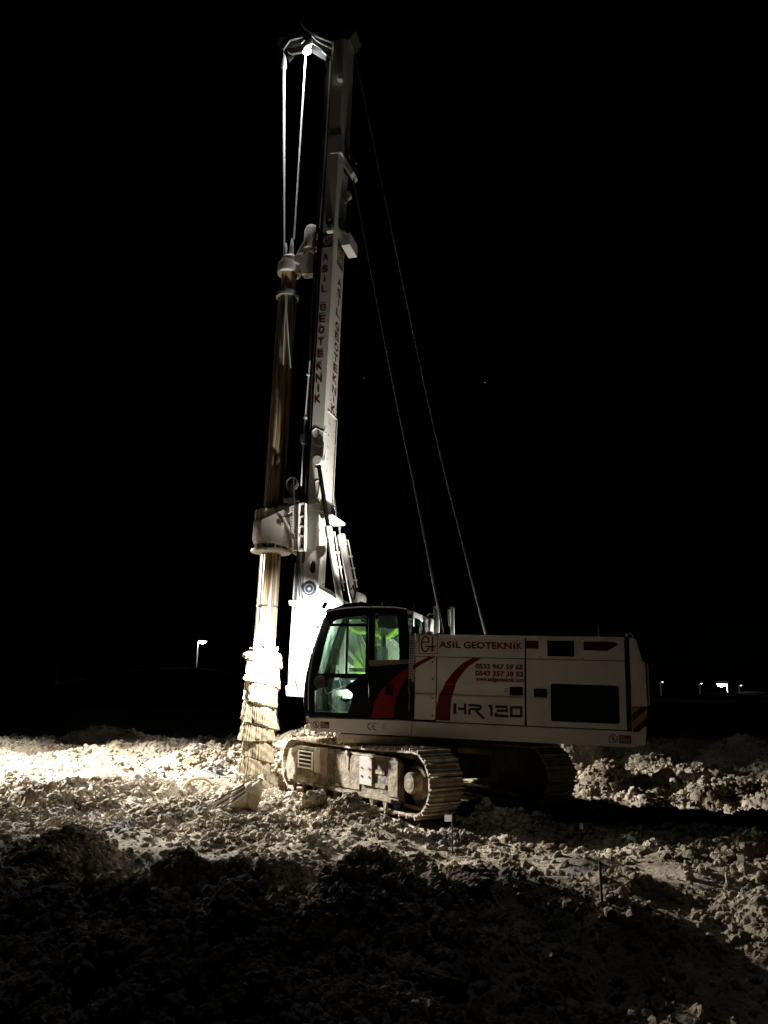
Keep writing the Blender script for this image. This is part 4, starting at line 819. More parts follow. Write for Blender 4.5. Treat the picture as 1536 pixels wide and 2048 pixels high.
# ---- auger
b = MB(); b.box(KX - .16, KX + .16, -.15, .15, 2.42, 2.72); b.cyl((KX, 0, 2.35), (KX, 0, 2.5), .26, .15, n=20); b.build('kelly_box', M_gal, rig, bevel=.02)
def auger(z0, z1, rout, pitch, name, seedv, topcut=True):
    q = MB(); NT, NZ = 150, 190; r0 = np.random.default_rng(seedv)
    st = np.convolve(np.r_[r0.normal(size=NT), r0.normal(size=2)], [.3, .4, .3], 'same')[:NT]
    col2 = r0.normal(size=(12, NT))
    verts = []
    for j in range(NZ + 1):
        z = z0 + (z1 - z0) * j / NZ; row = []
        for i in range(NT):
            t = 2 * PI * i / NT; ph = ((z - z0) / pitch + t / (2 * PI)) % 1.0
            turn = int(((z - z0) / pitch + t / (2 * PI)))
            wob = .05 * math.sin(t * 3 + turn * 2.1) + .04 * col2[(turn + 5) % 12][i // 10 * 10]; e0 = .05 + max(0, wob); prof = 1.0 - 0.08 * ph ** 1.5 if ph > e0 else 0.80 + 0.20 * (ph / e0) ** .6
            rr = rout * prof + .011 * st[i] * (1 - ph) + .012 * col2[turn % 12][i] * (1 - ph * .5) + .010 * math.sin(z * 31 + t * 3) * math.sin(t * 5 + z * 13) + r0.normal() * .0022
            lump = .035 * math.sin(t * 2 + turn * 1.7) + .022 * math.sin(t * 5 + turn * 2.9) + .016 * math.sin(t * 9 + turn * 4.1)
            rr += lump * (1 - ph)
            if topcut and z > z1 - .10: rr *= max(.45, (z1 - z) / .10) * .5 + .5
            row.append(q.bm.verts.new((KX + rr * math.cos(t), rr * math.sin(t), z)))
        verts.append(row)
    for j in range(NZ):
        for i in range(NT): q.bm.faces.new((verts[j][i], verts[j][(i + 1) % NT], verts[j + 1][(i + 1) % NT], verts[j + 1][i]))
    q.bm.faces.new(verts[-1]); q.bm.faces.new(verts[0][::-1])
    return q.build(name, M_clay, rig, smooth=True)
ag = auger(.80, 2.46, .325, .375, 'clay_packed_auger', 3)
# steel flight edges showing between the clay
b = MB(); NS = 170
pr = None
for i in range(NS + 1):
    s = i / NS * 4.3; t = -s * 2 * PI; z = .82 + s * .375
    a0 = Vector((KX + .20 * math.cos(t), .20 * math.sin(t), z - .012)); a1 = Vector((KX + .315 * math.cos(t), .315 * math.sin(t), z - .012))
    vv = [b.bm.verts.new(a0), b.bm.verts.new(a1), b.bm.verts.new(a1 + Vector((0, 0, .018))), b.bm.verts.new(a0 + Vector((0, 0, .018)))]
    if pr:
        for k in range(4): b.bm.faces.new((pr[k], pr[(k + 1) % 4], vv[(k + 1) % 4], vv[k]))
    pr = vv
b.build('auger_flight', M_dsteel, ag)
for i in range(7):
    t = 2 * PI * i / 7 + .3; m = MB(); m.box(-.022, .022, -.02, .02, 0, .08 + .04 * (i % 3), M=Matrix.Translation((KX + .24 * math.cos(t), .24 * math.sin(t), 2.40)) @ Matrix.Rotation(t, 4, 'Z') @ Matrix.Rotation(.25, 4, 'Y')); m.build('top_clod', M_clay, ag, bevel=.02)
lower = auger(.22, .86, .275, .36, 'lower_auger', 9, False)
for i in range(4):
    t = 2 * PI * i / 4 + .5; m = MB(); m.prism([(-.03, 0), (.05, 0), (.03, -.14), (0, -.16)], -.02, .02)
    for v in m.bm.verts: v.co = Matrix.Translation((KX, 0, .26)) @ Matrix.Rotation(t, 4, 'Z') @ Matrix.Translation((.16, 0, 0)) @ v.co
    m.build('auger_tooth', M_steel, lower)
# ---- undercarriage: two crawler tracks under a cross frame
LC, RW, SHW = 3.75, 0.43, 0.60
def track(side, fine):
    yc = -1.15 * side          # side=1: the track nearest the camera
    m = MB(); n = 14; pts = []
    for i in range(n + 1): t = -PI / 2 + PI * i / n; pts.append((LC / 2 + (RW - .055) * math.cos(t), RW + .045 + (RW - .055) * math.sin(t)))
    for i in range(n + 1): t = PI / 2 + PI * i / n; pts.append((-LC / 2 + (RW - .055) * math.cos(t), RW + .045 + (RW - .055) * math.sin(t)))
    inner = [(x * (1 - .06 / 2.3) if True else x, .475 + (z - .475) * .86) for x, z in pts]
    m.prism(pts, yc - .16, yc + .16, holes=[inner]); tr = m.build('crawler_track', M_mud, rig, M=UCL)
    per = 2 * LC + 2 * PI * RW; N = 54; shoe_me = None
    for k in range(N):
        s = (k + .3) / N * per
        if s < LC: x, z, a = -LC / 2 + s, .475 + RW, 0.0; z -= .035 * math.sin(PI * s / LC)
        elif s < LC + PI * RW: t = PI / 2 - (s - LC) / RW; x, z, a = LC / 2 + RW * math.cos(t), .475 + RW * math.sin(t), t - PI / 2
        elif s < 2 * LC + PI * RW: x, z, a = LC / 2 - (s - LC - PI * RW), .475 - RW, PI
        else: t = -PI / 2 - (s - 2 * LC - PI * RW) / RW; x, z, a = -LC / 2 + RW * math.cos(t), .475 + RW * math.sin(t), t - PI / 2
        if shoe_me is None:
            q = MB(); h = .5 * per / N - .006
            q.box(-h, h, -SHW / 2, SHW / 2, -.012, .012); q.box(h - .035, h - .012, -SHW / 2, SHW / 2, .012, .055); q.box(-h + .01, -h + .03, -SHW / 2, SHW / 2, .012, .03); q.box(-.012, .008, -SHW / 2, SHW / 2, .012, .028)
            o = q.build('track_shoe', M_shoe, tr, bevel=0); shoe_me = o.data
        else:
            o = bpy.data.objects.new('track_shoe', shoe_me); col.objects.link(o); o.parent = tr
        o.matrix_local = Matrix.Translation((x, yc, z)) @ Matrix.Rotation(-a, 4, 'Y') @ Matrix.Rotation(rng.normal() * .03, 4, 'Y')
        # rotation about y: positive angle turns z towards x
    return tr
tn = track(1, True); tf = track(-1, False)
yo = -1.15 - .33
def UL(pts, y=yo): return [U(a, b, y) for a, b in pts]
for sgn in (1, -1):
    ya, yb = (yo, yo + .10) if sgn == 1 else (1.38, 1.48)
    XE = U(798, 1565, yo)[0]; m = MB(); m.prism([(-2.02, .20), (-2.10, .45), (-1.98, .72), (-1.6, .80), (XE - .1, .80), (XE, .70), (XE, .20)], ya, yb)
    sf = m.build('side_frame', M_mud, rig, bevel=.015, M=UCL)
    if sgn == 1: sframe = sf
    m = MB(); m.box(-1.9, 1.45, min(ya, yb) - .035, min(ya, yb), .17, .215); m.build('lower_rib', M_mud, sf)
    for i in range(9):
        x = -1.75 + i * .37; m = MB(); m.prism([(x, .17), (x + .11, .17), (x + .07, .02), (x + .05, .02)], min(ya, yb) - .02, min(ya, yb) + .02); m.build('rock_guard', M_mud, sf)
    for i in range(6):
        x = -1.5 + i * .58; m = MB(); m.lathe([(.02, min(ya, yb) + .1), (.12, min(ya, yb) + .1), (.12, min(ya, yb) + .45), (.02, min(ya, yb) + .45)], c=(x, .19), axis='y', n=18); m.build('track_roller', M_dsteel, rig, smooth=True, M=UCL)
    for x in (-LC / 2, LC / 2):
        yy = -1.15 * sgn; m = MB(); m.lathe([(.04, yy - .10), (.34, yy - .10), (.36, yy), (.34, yy + .10), (.04, yy + .10)], c=(x, .475), axis='y', n=30); m.build('idler_wheel', M_dsteel, rig, smooth=True, M=UCL)
# plates, step grid, hub on the near frame
def plate(p0, p1, m_, y=yo, t=.02, bl=True):
    (x0, z0), (x1, z1) = U(*p0, y), U(*p1, y); m = MB(); m.box(min(x0, x1), max(x0, x1), y - t, y + .001, min(z0, z1), max(z0, z1)); o = m.build('bolted_plate', m_, sframe, bevel=.004)
    if bl:
        xa, xb, za, zb = min(x0, x1), max(x0, x1), min(z0, z1), max(z0, z1)
        for fx in (.2, .8):
            for fz in (.3, .6):
                k = MB(); x = xa + fx * (xb - xa); z = za + fz * (zb - za); k.cyl((x, y - t - .014, z), (x, y - t + .001, z), .017, n=8); k.build('bolt', M_steel, sframe)
    return o
plate((631, 1494), (641, 1546), M_dusty, bl=False); plate((644, 1496), (656, 1552), M_rust)
plate((724, 1512), (748, 1572), M_greyp, t=.045)
(xa, za), (xb, zb) = U(600, 1500, yo), U(625, 1524, yo)
m = MB(); m.box(xa - .02, xb + .02, yo - .004, yo + .001, min(za, zb) - .05, max(za, zb) + .02); m.build('step_opening', M_blackm, sframe)
for i in range(5):
    z = max(za, zb) - .02 - i * .068; m = MB(); m.box(xa - .01, xb + .01, yo - .03, yo - .004, z, z + .018); m.build('step_bar', M_dusty, sframe)
for x in (xa - .02, xb + .01): 
    m = MB(); m.box(x, x + .018, yo - .03, yo - .004, max(za, zb) - .31, max(za, zb)); m.build('step_bar', M_dusty, sframe)
for p0, p1 in (((657, 1500), (671, 1552)), ((751, 1520), (776, 1572))):
    (x0, z0), (x1, z1) = U(*p0, yo), U(*p1, yo); xa_, xb_ = min(x0, x1), max(x0, x1)
    m = MB(); m.box(xa_, xb_, yo - .003, yo + .001, .26, .74); m.build('painted_recess', M_recess_shade, sframe, bevel=.0)  # flat panel on the frame, its dark colour paints a shaded recess
    for k in range(2):
        m = MB(); m.box(xa_ + .02, xb_ - .04 - .03 * k, yo - .02, yo - .003, .34 + .2 * k, .40 + .2 * k); m.build('recess_bracket', M_mud, sframe)
for p0, p1 in (((673, 1500), (721, 1556)), ((778, 1530), (797, 1590))):
    (x0, z0), (x1, z1) = U(*p0, yo), U(*p1, yo); m = MB(); m.box(min(x0, x1), max(x0, x1), yo - .018, yo + .001, .25, .76); m.build('side_plate', M_mud, sframe, bevel=.006)
x, z = U(698, 1512, yo); m = MB(); m.prism([(x - .05, z + .02), (x + .04, z + .05), (x + .03, z - .22)], yo - .03, yo + .001); m.cyl((x - .01, yo - .05, z + .05), (x - .01, yo, z + .05), .04, n=12); m.build('tow_bracket', M_rust, sframe)
m = MB(); m.lathe([(.0, yo + .02), (.13, yo + .025), (.15, yo + .05), (.16, yo + .16), (.24, yo + .17), (.24, yo + .22)], c=(LC / 2 - .05, .475), axis='y', n=32); m.build('drive_hub', M_mud, rig, smooth=True, M=UCL)
m = MB(); m.box(-.75, .85, -.95, .95, .35, .70); m.cyl((0, 0, .68), (0, 0, .92), .72, n=40); m.build('cross_frame', M_mud, rig, bevel=.02, M=UCL)
m = MB(); m.cyl((0, 0, .90), (0, 0, 1.12), .60, n=40); m.build('slew_ring', M_dsteel, rig, smooth=True)
m = MB(); p = R(790, 1483, .9); m.box(p[0] - .3, p[0] + .9, .3, 1.2, .93, 1.06); m.build('step_deck', M_dusty, rig, bevel=.01)
# packed clay and clods caught on the track
def clod_mesh(name, seed, sub=3, rough=.28):
    q = bmesh.new(); bmesh.ops.create_icosphere(q, subdivisions=sub, radius=1.0); r0 = np.random.default_rng(seed)
    dirs = r0.normal(size=(9, 3)); dirs /= np.linalg.norm(dirs, axis=1)[:, None]; cut = r0.uniform(.55, .92, 9); ph = r0.uniform(0, 6, (4, 3)); fr = r0.uniform(2, 6, (4, 3))
    for v in q.verts:
        d = v.co.normalized(); k = 1.0
        for dd, c in zip(dirs, cut):
            dp = d.x * dd[0] + d.y * dd[1] + d.z * dd[2]
            if dp > 0: k = min(k, c / dp)
        for a in range(4): k += rough * .22 * math.sin(d.x * fr[a][0] + ph[a][0]) * math.sin(d.y * fr[a][1] + ph[a][1]) * math.sin(d.z * fr[a][2] + ph[a][2])
        v.co = d * (k + r0.normal() * rough * .16); v.co.z *= .8
    me = bpy.data.meshes.new(name); q.to_mesh(me); q.free(); me.materials.append(M_soil); return me
clods_me = [clod_mesh('clod', i, 2 if i < 4 else 3) for i in range(8)]
big_me = [clod_mesh('rock', 20 + i, 4, .35) for i in range(5)]
mudv = []
q = bmesh.new()
for i in range(150):
    s = rng.uniform(-1.7, 2.0); y = -1.15 + rng.uniform(-.28, .28); z = .935
    if s < .3 or rng.random() < .35: pass
    else: continue
    tmp = bmesh.new(); tmp.from_mesh(clods_me[i % 4]); sc_ = rng.uniform(.015, .05)
    bmesh.ops.transform(tmp, matrix=Matrix.Translation((s, y, z)) @ Matrix.Rotation(rng.uniform(0, 6), 4, 'Z') @ Matrix.Scale(sc_, 4), verts=tmp.verts)
    me_ = bpy.data.meshes.new('x'); tmp.to_mesh(me_); tmp.free(); q.from_mesh(me_); bpy.data.meshes.remove(me_)
me_ = bpy.data.meshes.new('caked_mud'); q.to_mesh(me_); q.free(); me_.materials.append(M_clay)
o = bpy.data.objects.new('caked_mud', me_); col.objects.link(o); o.parent = rig; o.matrix_local = UCL; tag(o, kind='stuff')

# ================================================================== GROUND
def hsh(ix, iy, s):
    h = (ix.astype(np.int64) * 374761393 + iy.astype(np.int64) * 668265263 + s * 982451653) & 0xffffffff
    h = ((h ^ (h >> 13)) * 1274126177) & 0xffffffff; h ^= h >> 16
    return (h & 0xffffff) / float(0xffffff)
def vnoise(x, y, f, s):
    x = x * f; y = y * f; ix = np.floor(x); iy = np.floor(y); fx = x - ix; fy = y - iy; fx = fx * fx * (3 - 2 * fx); fy = fy * fy * (3 - 2 * fy)
    a, b = hsh(ix, iy, s), hsh(ix + 1, iy, s); c, d = hsh(ix, iy + 1, s), hsh(ix + 1, iy + 1, s)
    return (a + (b - a) * fx) * (1 - fy) + (c + (d - c) * fx) * fy - .5
def cells(x, y, f, s):
    """overlapping rounded clods: the highest dome among the neighbouring cells"""
    x = x * f; y = y * f; ix = np.floor(x); iy = np.floor(y); out = np.zeros_like(x)
    for dx in (-1, 0, 1):
        for dy in (-1, 0, 1):
            jx, jy = ix + dx, iy + dy; cx_, cy_ = jx + hsh(jx, jy, s), jy + hsh(jx, jy, s + 1); r = .3 + .55 * hsh(jx, jy, s + 2) ** 2
            d2 = ((x - cx_) ** 2 + (y - cy_) ** 2) / (r * r)
            out = np.maximum(out, np.sqrt(np.clip(1 - d2, 0, 1)) * r)
    return out / f
def hit(px, py):
    z = 0.0
    for _ in range(10): x, y = G(px, py, z); z = .5 * z + .5 * hz(x, y)
    return G(px, py, z)
MOUNDS = []   # x, y, height, radius x, radius y
def mound(px, py, h, rx, ry=None, dz=0.0):
    x, y = G(px, py); h *= (.8 if px < 200 and py < 1740 else .72 if py < 1660 else .5); MOUNDS.append((x, y + (ry or rx) * .5, h * rng.uniform(.8, 1.2), rx * .85, (ry or rx) * .85))
mound(125, 1735, .48, .5, .5); mound(40, 1760, .30, .5)
mound(530, 1728, .26, .45, .45); mound(440, 1745, .14, .5); mound(610, 1735, .16, .35)
mound(700, 1640, .42, .55, .5); mound(640, 1625, .15, .5)
mound(950, 1640, .20, .4); mound(1010, 1650, .22, .5); mound(885, 1665, .12, .5, .3)
mound(1255, 1780, .22, .35); mound(1150, 1830, .30, .5); mound(1010, 1810, .26, .5, .4); mound(860, 1790, .22, .8, .4)
mound(330, 1800, .30, .9, .4); mound(550, 1800, .34, .8, .35); mound(720, 1840, .30, .7, .35); mound(180, 1850, .26, .7, .4); mound(430, 1900, .26, .8, .3)
mound(1330, 1850, .25, .7, .4); mound(950, 1880, .28, .7, .35); mound(1200, 1930, .25, .8, .3); mound(700, 1960, .2, .9, .3); mound(300, 1960, .2, .7, .3); mound(80, 1900, .15, .5)
mound(870, 1955, .2, .4, .2)
def mxy(x, y, h, rx, ry): MOUNDS.append((x, y, h, rx, ry))
mxy(-1.0, 16.5, 1.2, 1.0, .8); mxy(.5, 17.2, 1.15, 1.1, .8); mxy(2.3, 20.3, 2.3, 1.5, 1.2); mxy(4.4, 18.9, 1.3, .8, .8); mxy(3.1, 16.5, 1.3, .8, .6); mxy(4.3, 15.6, .55, .6, .5); mxy(-1.2, 21.5, .75, 2.6, 1.8); mxy(1.6, 23, 1.5, 3.2, 2.5); mxy(-3.2, 25, .5, 2.0, 1.5); mxy(-9.5, 27, .55, 1.8, 1.4)  # includes unseen heaps behind the house, added to shade the ground beyond
mxy(-6.5, 23, .25, 3.0, 1.5); mxy(-11, 22.5, .3, 3.5, 1.6); mxy(-4.0, 19.5, .28, 1.6, .8); mxy(-3.3, 17.6, .18, 1.2, .6)
mxy(6.0, 17.8, .45, .8, 2.6); mxy(9.0, 20, .9, 1.2, 1.0); mxy(6.4, 21.5, .6, 1.0, 2.0)
def macro(x, y):
    h = .16 * vnoise(x, y, .35, 5) + .17 * vnoise(x, y, .9, 6) + .15 * vnoise(x + .2 * vnoise(x, y, 2, 8), y, 1.9, 7)
    for mx, my, mh, rx, ry in MOUNDS:
        e = ((x - mx) / rx) ** 2 + ((y - my) / ry) ** 2
        m_ = e < 9
        if np.any(m_): h = h + np.where(m_, mh * np.exp(-e * 1.1), 0) 
    ye = 6.7 + .3 * np.clip((x - .8) / 1.5, 0, 1) + .4 * np.sin(x * .9); drop = np.clip((ye - y) / (2.4 - .7 * np.clip((x - .3) / 1.5, 0, 1)), 0, 1); drop = drop * drop * (3 - 2 * drop); h = h - .46 * drop + .05 * np.exp(-((y - ye - .3) / .5) ** 2) * (.35 + .9 * np.clip(vnoise(x, y, .8, 77) + .45, 0, 1)) * np.clip((2.6 - x) / 1.2, 0, 1)
    # flat strip under the crawler tracks, smoother trodden patches
    ux = (x - .60) * .55 + (y - 14.05) * -.835; uy = (x - .60) * .835 + (y - 14.05) * .55
    d = np.maximum(np.abs(ux) - 2.3, np.abs(np.abs(uy) - 1.15) - .3); k = np.clip(d / .5, 0, 1); k = k * k * (3 - 2 * k)
    dd = np.maximum(np.abs(ux) - 2.2, np.abs(uy) - 1.4); k = np.where(dd < 0, 0, k)
    return h * k - .03 * (1 - k), k
def rough_mask(x, y):
    a = np.clip(.55 + 2.2 * vnoise(x, y, .55, 31), .18, 1)
    for px, py, r in ((235, 1690, .9), (20, 1740, .5), (20, 1900, .5), (1260, 1730, .7), (1400, 1760, .9)):
        gx, gy = G(px, py); a = a * (1 - .7 * np.exp(-((x - gx) ** 2 + (y - gy) ** 2) / r ** 2))
    return a
GT = G(15, 1850)
def height(x, y, fine=True):
    h, k = macro(x, y); w = rough_mask(x, y) * (.25 + .75 * k)
    wx = x + .10 * vnoise(x, y, 3, 40) + .03 * vnoise(x, y, 11, 41); wy = y + .10 * vnoise(x, y, 3, 42) + .03 * vnoise(x, y, 11, 43)
    h = h + w * (.22 * cells(wx, wy, 2.1, 50) + (.60 + 1.0 * vnoise(x, y, 1.1, 33)) * cells(wx, wy, 3.6, 60) + (.5 + .6 * vnoise(x, y, 1.7, 34)) * cells(wx, wy, 10., 70) + .66 * cells(wx, wy, 22., 80) + .6 * cells(wx, wy, 50., 85)) 
    h = h + (w * .7 + .1) * (.20 * vnoise(wx, wy, 2.9, 10) + .07 * vnoise(wx, wy, 7, 11) + .035 * vnoise(wx, wy, 17, 12) + .018 * vnoise(wx, wy, 41, 13))
    gx, gy = GT; e = np.exp(-(((x - gx) / .55) ** 2) - ((y - gy) / 1.6) ** 2)
    return h - .09 + .022 * e * np.sin(y * 2 * PI / .19 + .5 * np.sin(x * 4))
def hz(x, y): return float(height(np.array([x]), np.array([y]))[0])
def grid_mesh(name, xs, ys, fn, m, kind='structure'):
    X, Y = np.meshgrid(xs, ys) if xs.ndim == 1 else (xs, ys); Z = fn(X, Y); n, k = X.shape
    v = np.stack([X, Y, Z], -1).reshape(-1, 3).astype(np.float32)
    i = np.arange((n - 1) * (k - 1)); r, c = i // (k - 1), i % (k - 1); a = r * k + c
    f = np.stack([a, a + 1, a + 1 + k, a + k], -1).astype(np.int32)
    me = bpy.data.meshes.new(name); me.vertices.add(len(v)); me.vertices.foreach_set('co', v.ravel()); me.loops.add(f.size); me.loops.foreach_set('vertex_index', f.ravel())
    me.polygons.add(len(f)); me.polygons.foreach_set('loop_start', np.arange(0, f.size, 4, dtype=np.int32)); me.update(calc_edges=True)
    me.materials.append(m); o = bpy.data.objects.new(name, me); col.objects.link(o); tag(o, kind=kind); return o
# near worksite: rows get wider apart with distance
NR, NC = 1010, 900
tt = np.linspace(0, 1, NR); yr = 2.2 * (31.0 / 2.2) ** tt
ss = np.linspace(-1, 1, NC)
wid = 2.4 + yr * .62
GXs = ss[None, :] * wid[:, None]; GYs = np.repeat(yr[:, None], NC, 1)
ground = grid_mesh('ground', GXs, GYs, height, M_soil)
# land beyond and around, to the horizon
def far_h(x, y):
    d = np.sqrt(x * x + y * y)
    h = .9 * vnoise(x, y, .06, 90) + .35 * vnoise(x, y, .21, 91) + .15 * vnoise(x, y, .8, 92)
    inside = (np.abs(x) < 2.0 + y * .60) & (y > 2.6) & (y < 30.3)
    base = -.12 + h * np.clip((d - 30) / 40, 0, 1)
    for mx, my, mh, rx, ry in ((-48, 250, 9.0, 46, 30), (-28, 235, 15, 26, 26), (-95, 150, 2.2, 50, 20), (-23, 88, 4.3, 16, 5), (190, 300, 3.2, 30, 10), (150, 320, 3.4, 18, 10), (128, 300, 2.6, 20, 10), (-3, 60, .8, 20, 6)):
        e = ((x - mx) / rx) ** 2 + ((y - my) / ry) ** 2; base = base + mh * np.exp(-e)
    return np.where(inside, -.6, base)
def axis(n, far): 
    t = np.linspace(-1, 1, n); return np.sign(t) * (np.abs(t) ** 3) * far + t * 45
land = grid_mesh('land', axis(420, 1400), axis(420, 1400) + 15, far_h, M_far)

# clods scattered over the ground (geometry-node instances of a few clod shapes)
def scatter(name, n, pts_fn, smin, smax, seed):
    r0 = np.random.default_rng(seed); x, y = pts_fn(r0, n); dens = rough_mask(x, y) > r0.uniform(0.0, .75, len(x)); x, y = x[dens], y[dens]
    ux = (x - .60) * .55 + (y - 14.05) * -.835; uy = (x - .60) * .835 + (y - 14.05) * .55
    ok = ~((np.abs(ux) < 2.4) & (np.abs(np.abs(uy) - 1.15) < .36)); x, y = x[ok], y[ok]
    z = height(x, y); s = smin * (smax / smin) ** (r0.uniform(0, 1, len(x)) ** 2.6)
    me = bpy.data.meshes.new(name); me.vertices.add(len(x)); me.vertices.foreach_set('co', np.stack([x, y, z - s * .15], -1).astype(np.float32).ravel())
    a = me.attributes.new('size', 'FLOAT', 'POINT'); a.data.foreach_set('value', s.astype(np.float32))
    a = me.attributes.new('turn', 'FLOAT_VECTOR', 'POINT'); a.data.foreach_set('vector', r0.uniform(0, 6.28, (len(x), 3)).astype(np.float32).ravel())
    o = bpy.data.objects.new(name, me); col.objects.link(o); tag(o, kind='stuff')
    ng = bpy.data.node_groups.new(name, 'GeometryNodeTree'); ng.interface.new_socket('Geometry', in_out='INPUT', socket_type='NodeSocketGeometry'); ng.interface.new_socket('Geometry', in_out='OUTPUT', socket_type='NodeSocketGeometry')
    N = ng.nodes; gi = N.new('NodeGroupInput'); go = N.new('NodeGroupOutput'); ip = N.new('GeometryNodeInstanceOnPoints'); ci = N.new('GeometryNodeCollectionInfo')
    ci.inputs['Collection'].default_value = CL; ci.inputs['Separate Children'].default_value = True; ci.inputs['Reset Children'].default_value = True
    ip.inputs['Pick Instance'].default_value = True
    na = N.new('GeometryNodeInputNamedAttribute'); na.data_type = 'FLOAT'; na.inputs[0].default_value = 'size'
    nb = N.new('GeometryNodeInputNamedAttribute'); nb.data_type = 'FLOAT_VECTOR'; nb.inputs[0].default_value = 'turn'
    L = ng.links; L.new(gi.outputs[0], ip.inputs['Points']); L.new(ci.outputs[0], ip.inputs['Instance']); L.new(na.outputs['Attribute'], ip.inputs['Scale']); L.new(nb.outputs['Attribute'], ip.inputs['Rotation']); L.new(ip.outputs[0], go.inputs[0])
    md = o.modifiers.new('scatter', 'NODES'); md.node_group = ng; return o
CL = bpy.data.collections.new('clod_shapes')
for me in clods_me: CL.objects.link(bpy.data.objects.new('clod_shape', me))
def fan(y0, y1, p=1.0):
    def f(r0, n):
        y = y0 * (y1 / y0) ** r0.uniform(0, 1, n); x = r0.uniform(-1, 1, n) * (2.2 + y * .60); return x, y
    return f
scatter('loose_clods', 110000, fan(3.5, 12), .009, .085, 1)
scatter('rubble', 90000, fan(11, 30), .016, .10, 2)
def heap_pts(r0, n):
    k = r0.integers(0, len(MOUNDS), n); M_ = np.array(MOUNDS); a = r0.normal(size=(n, 2)) * .55; return M_[k, 0] + a[:, 0] * M_[k, 3], M_[k, 1] + a[:, 1] * M_[k, 4]
scatter('heap_clods', 26000, heap_pts, .012, .075, 3)
# larger lumps that can be told apart
def rock(i, px, py, s, label, sq=(1, 1, .8), rz=0.0, sink=.25, group=None, me=None):
    x, y = hit(px, py); z = hz(x, y); o = bpy.data.objects.new('rock', me or big_me[i % 5]); col.objects.link(o)
    o.location = (x, y, z + s * sq[2] * (.8 - sink) * .6); o.scale = (s * sq[0], s * sq[1], s * sq[2]); o.rotation_euler = (rng.uniform(-.3, .3), rng.uniform(-.3, .3), rz); return tag(o, label, 'rock', group)
rock(0, 630, 1610, .21, 'pale angular boulder leaning beside the crawler track', (1.2, .9, .95), .5)
rock(1, 605, 1612, .12, 'small broken stone just left of the boulder by the track')
rock(2, 932, 1782, .16, 'flat grey slab tilted in the dark rubble below the crawler', (1.2, 1, .45))
rock(3, 862, 1775, .15, 'rounded grey stone left of the tilted slab in front', (1, 1, .8))
rock(4, 1335, 1528, .32, 'upright pale stone on the lit slope behind the rig', (.8, .7, 1.1))
rock(0, 616, 1685, .13, 'round dark lump at the top right edge of the middle mound')
rock(1, 215, 1660, .13, 'flat clod lying on the smooth patch at left', (1.5, 1, .5))
rock(2, 870, 1960, .13, 'grey slab in the near darkness at the bottom', (1.5, 1.1, .5))
rock(3, 1120, 1750, .05, 'small white pebble on the dim ground right of the stake')

# ================================================================== STAKES AND LITTER
def stake(px, base, top, label, flag=None, m=M_dsteel, w=.009):
    x, y = hit(px, base); z = hz(x, y)
    d = ray(px, top); t = y / d.y; zt2 = CAM.z + d.z * t
    e = empty('marker_stake', label, 'marker stake', loc=(x, y, z), group='survey stakes in the soil')
    q = MB(); q.box(-w, w, -w, w, -.1, zt2 - z); q.build('stake', m, e)
    if flag:
        fx0, fx1, fy0, fy1 = flag; k = 1 / FPX * y / math.cos(PITCH)
        q = MB(); X0, X1 = (fx0 - px) * k, (fx1 - px) * k; Z1 = zt2 - z - (fy0 - top) * k; Z0 = zt2 - z - (fy1 - top) * k
        q.bm.faces.new([q.bm.verts.new(v) for v in ((X0, -w - .002, Z0), (X1, -w - .002, Z0), (X1, -w - .002, Z1), (X0, -w - .002, Z1))]); q.build('paper_tag', M_paper, e)
stake(905, 1706, 1628, 'thin dark stake with a pale tag under the near end of the track', (891, 904, 1629, 1641))
stake(1204, 1808, 1721, 'tall bare stake standing in the dim rubble at lower right', None, M_dsteel, .010)
stake(1163, 1675, 1648, 'pale tag on a stake in the shadow below the engine house', (1160, 1167, 1647, 1657))
stake(1491, 1758, 1708, 'stake with a square pale tag near the right edge', (1479, 1491, 1709, 1719))
stake(1455, 1774, 1744, 'short leaning wooden peg left of the right edge stake', None, M_wood)
stake(605, 1578, 1546, 'white tagged stake in front of the far end of the track', (594, 606, 1547, 1556), M_pole, .008)
# dusty canvas roll with a bundle of rods against it, half-buried hoop, twigs
x, y = hit(492, 1612); z = hz(x, y) - .05
e = empty('canvas_roll', 'dusty folded canvas roll lying in the rubble below the auger', 'canvas roll', loc=(x, y, z))
def crumple(q, s, amp):
    r1 = np.random.default_rng(s); f = r1.uniform(8, 26, (5, 3)); p = r1.uniform(0, 6, (5, 3))
    for v in q.bm.verts:
        k = sum(math.sin(v.co.x * f[i][0] + p[i][0]) * math.sin(v.co.y * f[i][1] + p[i][1]) * math.sin(v.co.z * f[i][2] * .5 + p[i][2]) for i in range(5))
        v.co += Vector((k, k * .6, k * .5)) * amp
for i, (dx, r_, hh) in enumerate(((-.12, .13, .25), (.10, .12, .28), (.0, .10, .30))):
    q = MB(); n_ = 22; q.tube([(dx - .04 + .08 * t / n_, -.06 + .22 * t / n_, .0 + hh * math.sin(t / n_ * 1.5)) for t in range(n_ + 1)], [r_ * (.75 + .25 * math.sin(t / n_ * PI)) * (1 + .03 * math.sin(t * .9)) for t in range(n_ + 1)], 26); crumple(q, 40 + i, .010); q.build('fold', M_canvas, e, smooth=True)
e = empty('rod_bundle', 'bundle of thin pale slats leaning on the canvas roll', 'slats', loc=(x - .16, y - .02, z))
for i in range(6):
    q = MB(); q.box(-.30, .20, -.008, .008, -.012, .012, M=Matrix.Translation((-.04 + .012 * i, -.05 - .02 * i, .26 - .028 * i)) @ Matrix.Rotation(-.52 - .02 * i, 4, 'Y')); q.build('slat', M_card if i % 2 else M_dsteel, e)
x, y = hit(398, 1575); z = hz(x, y)
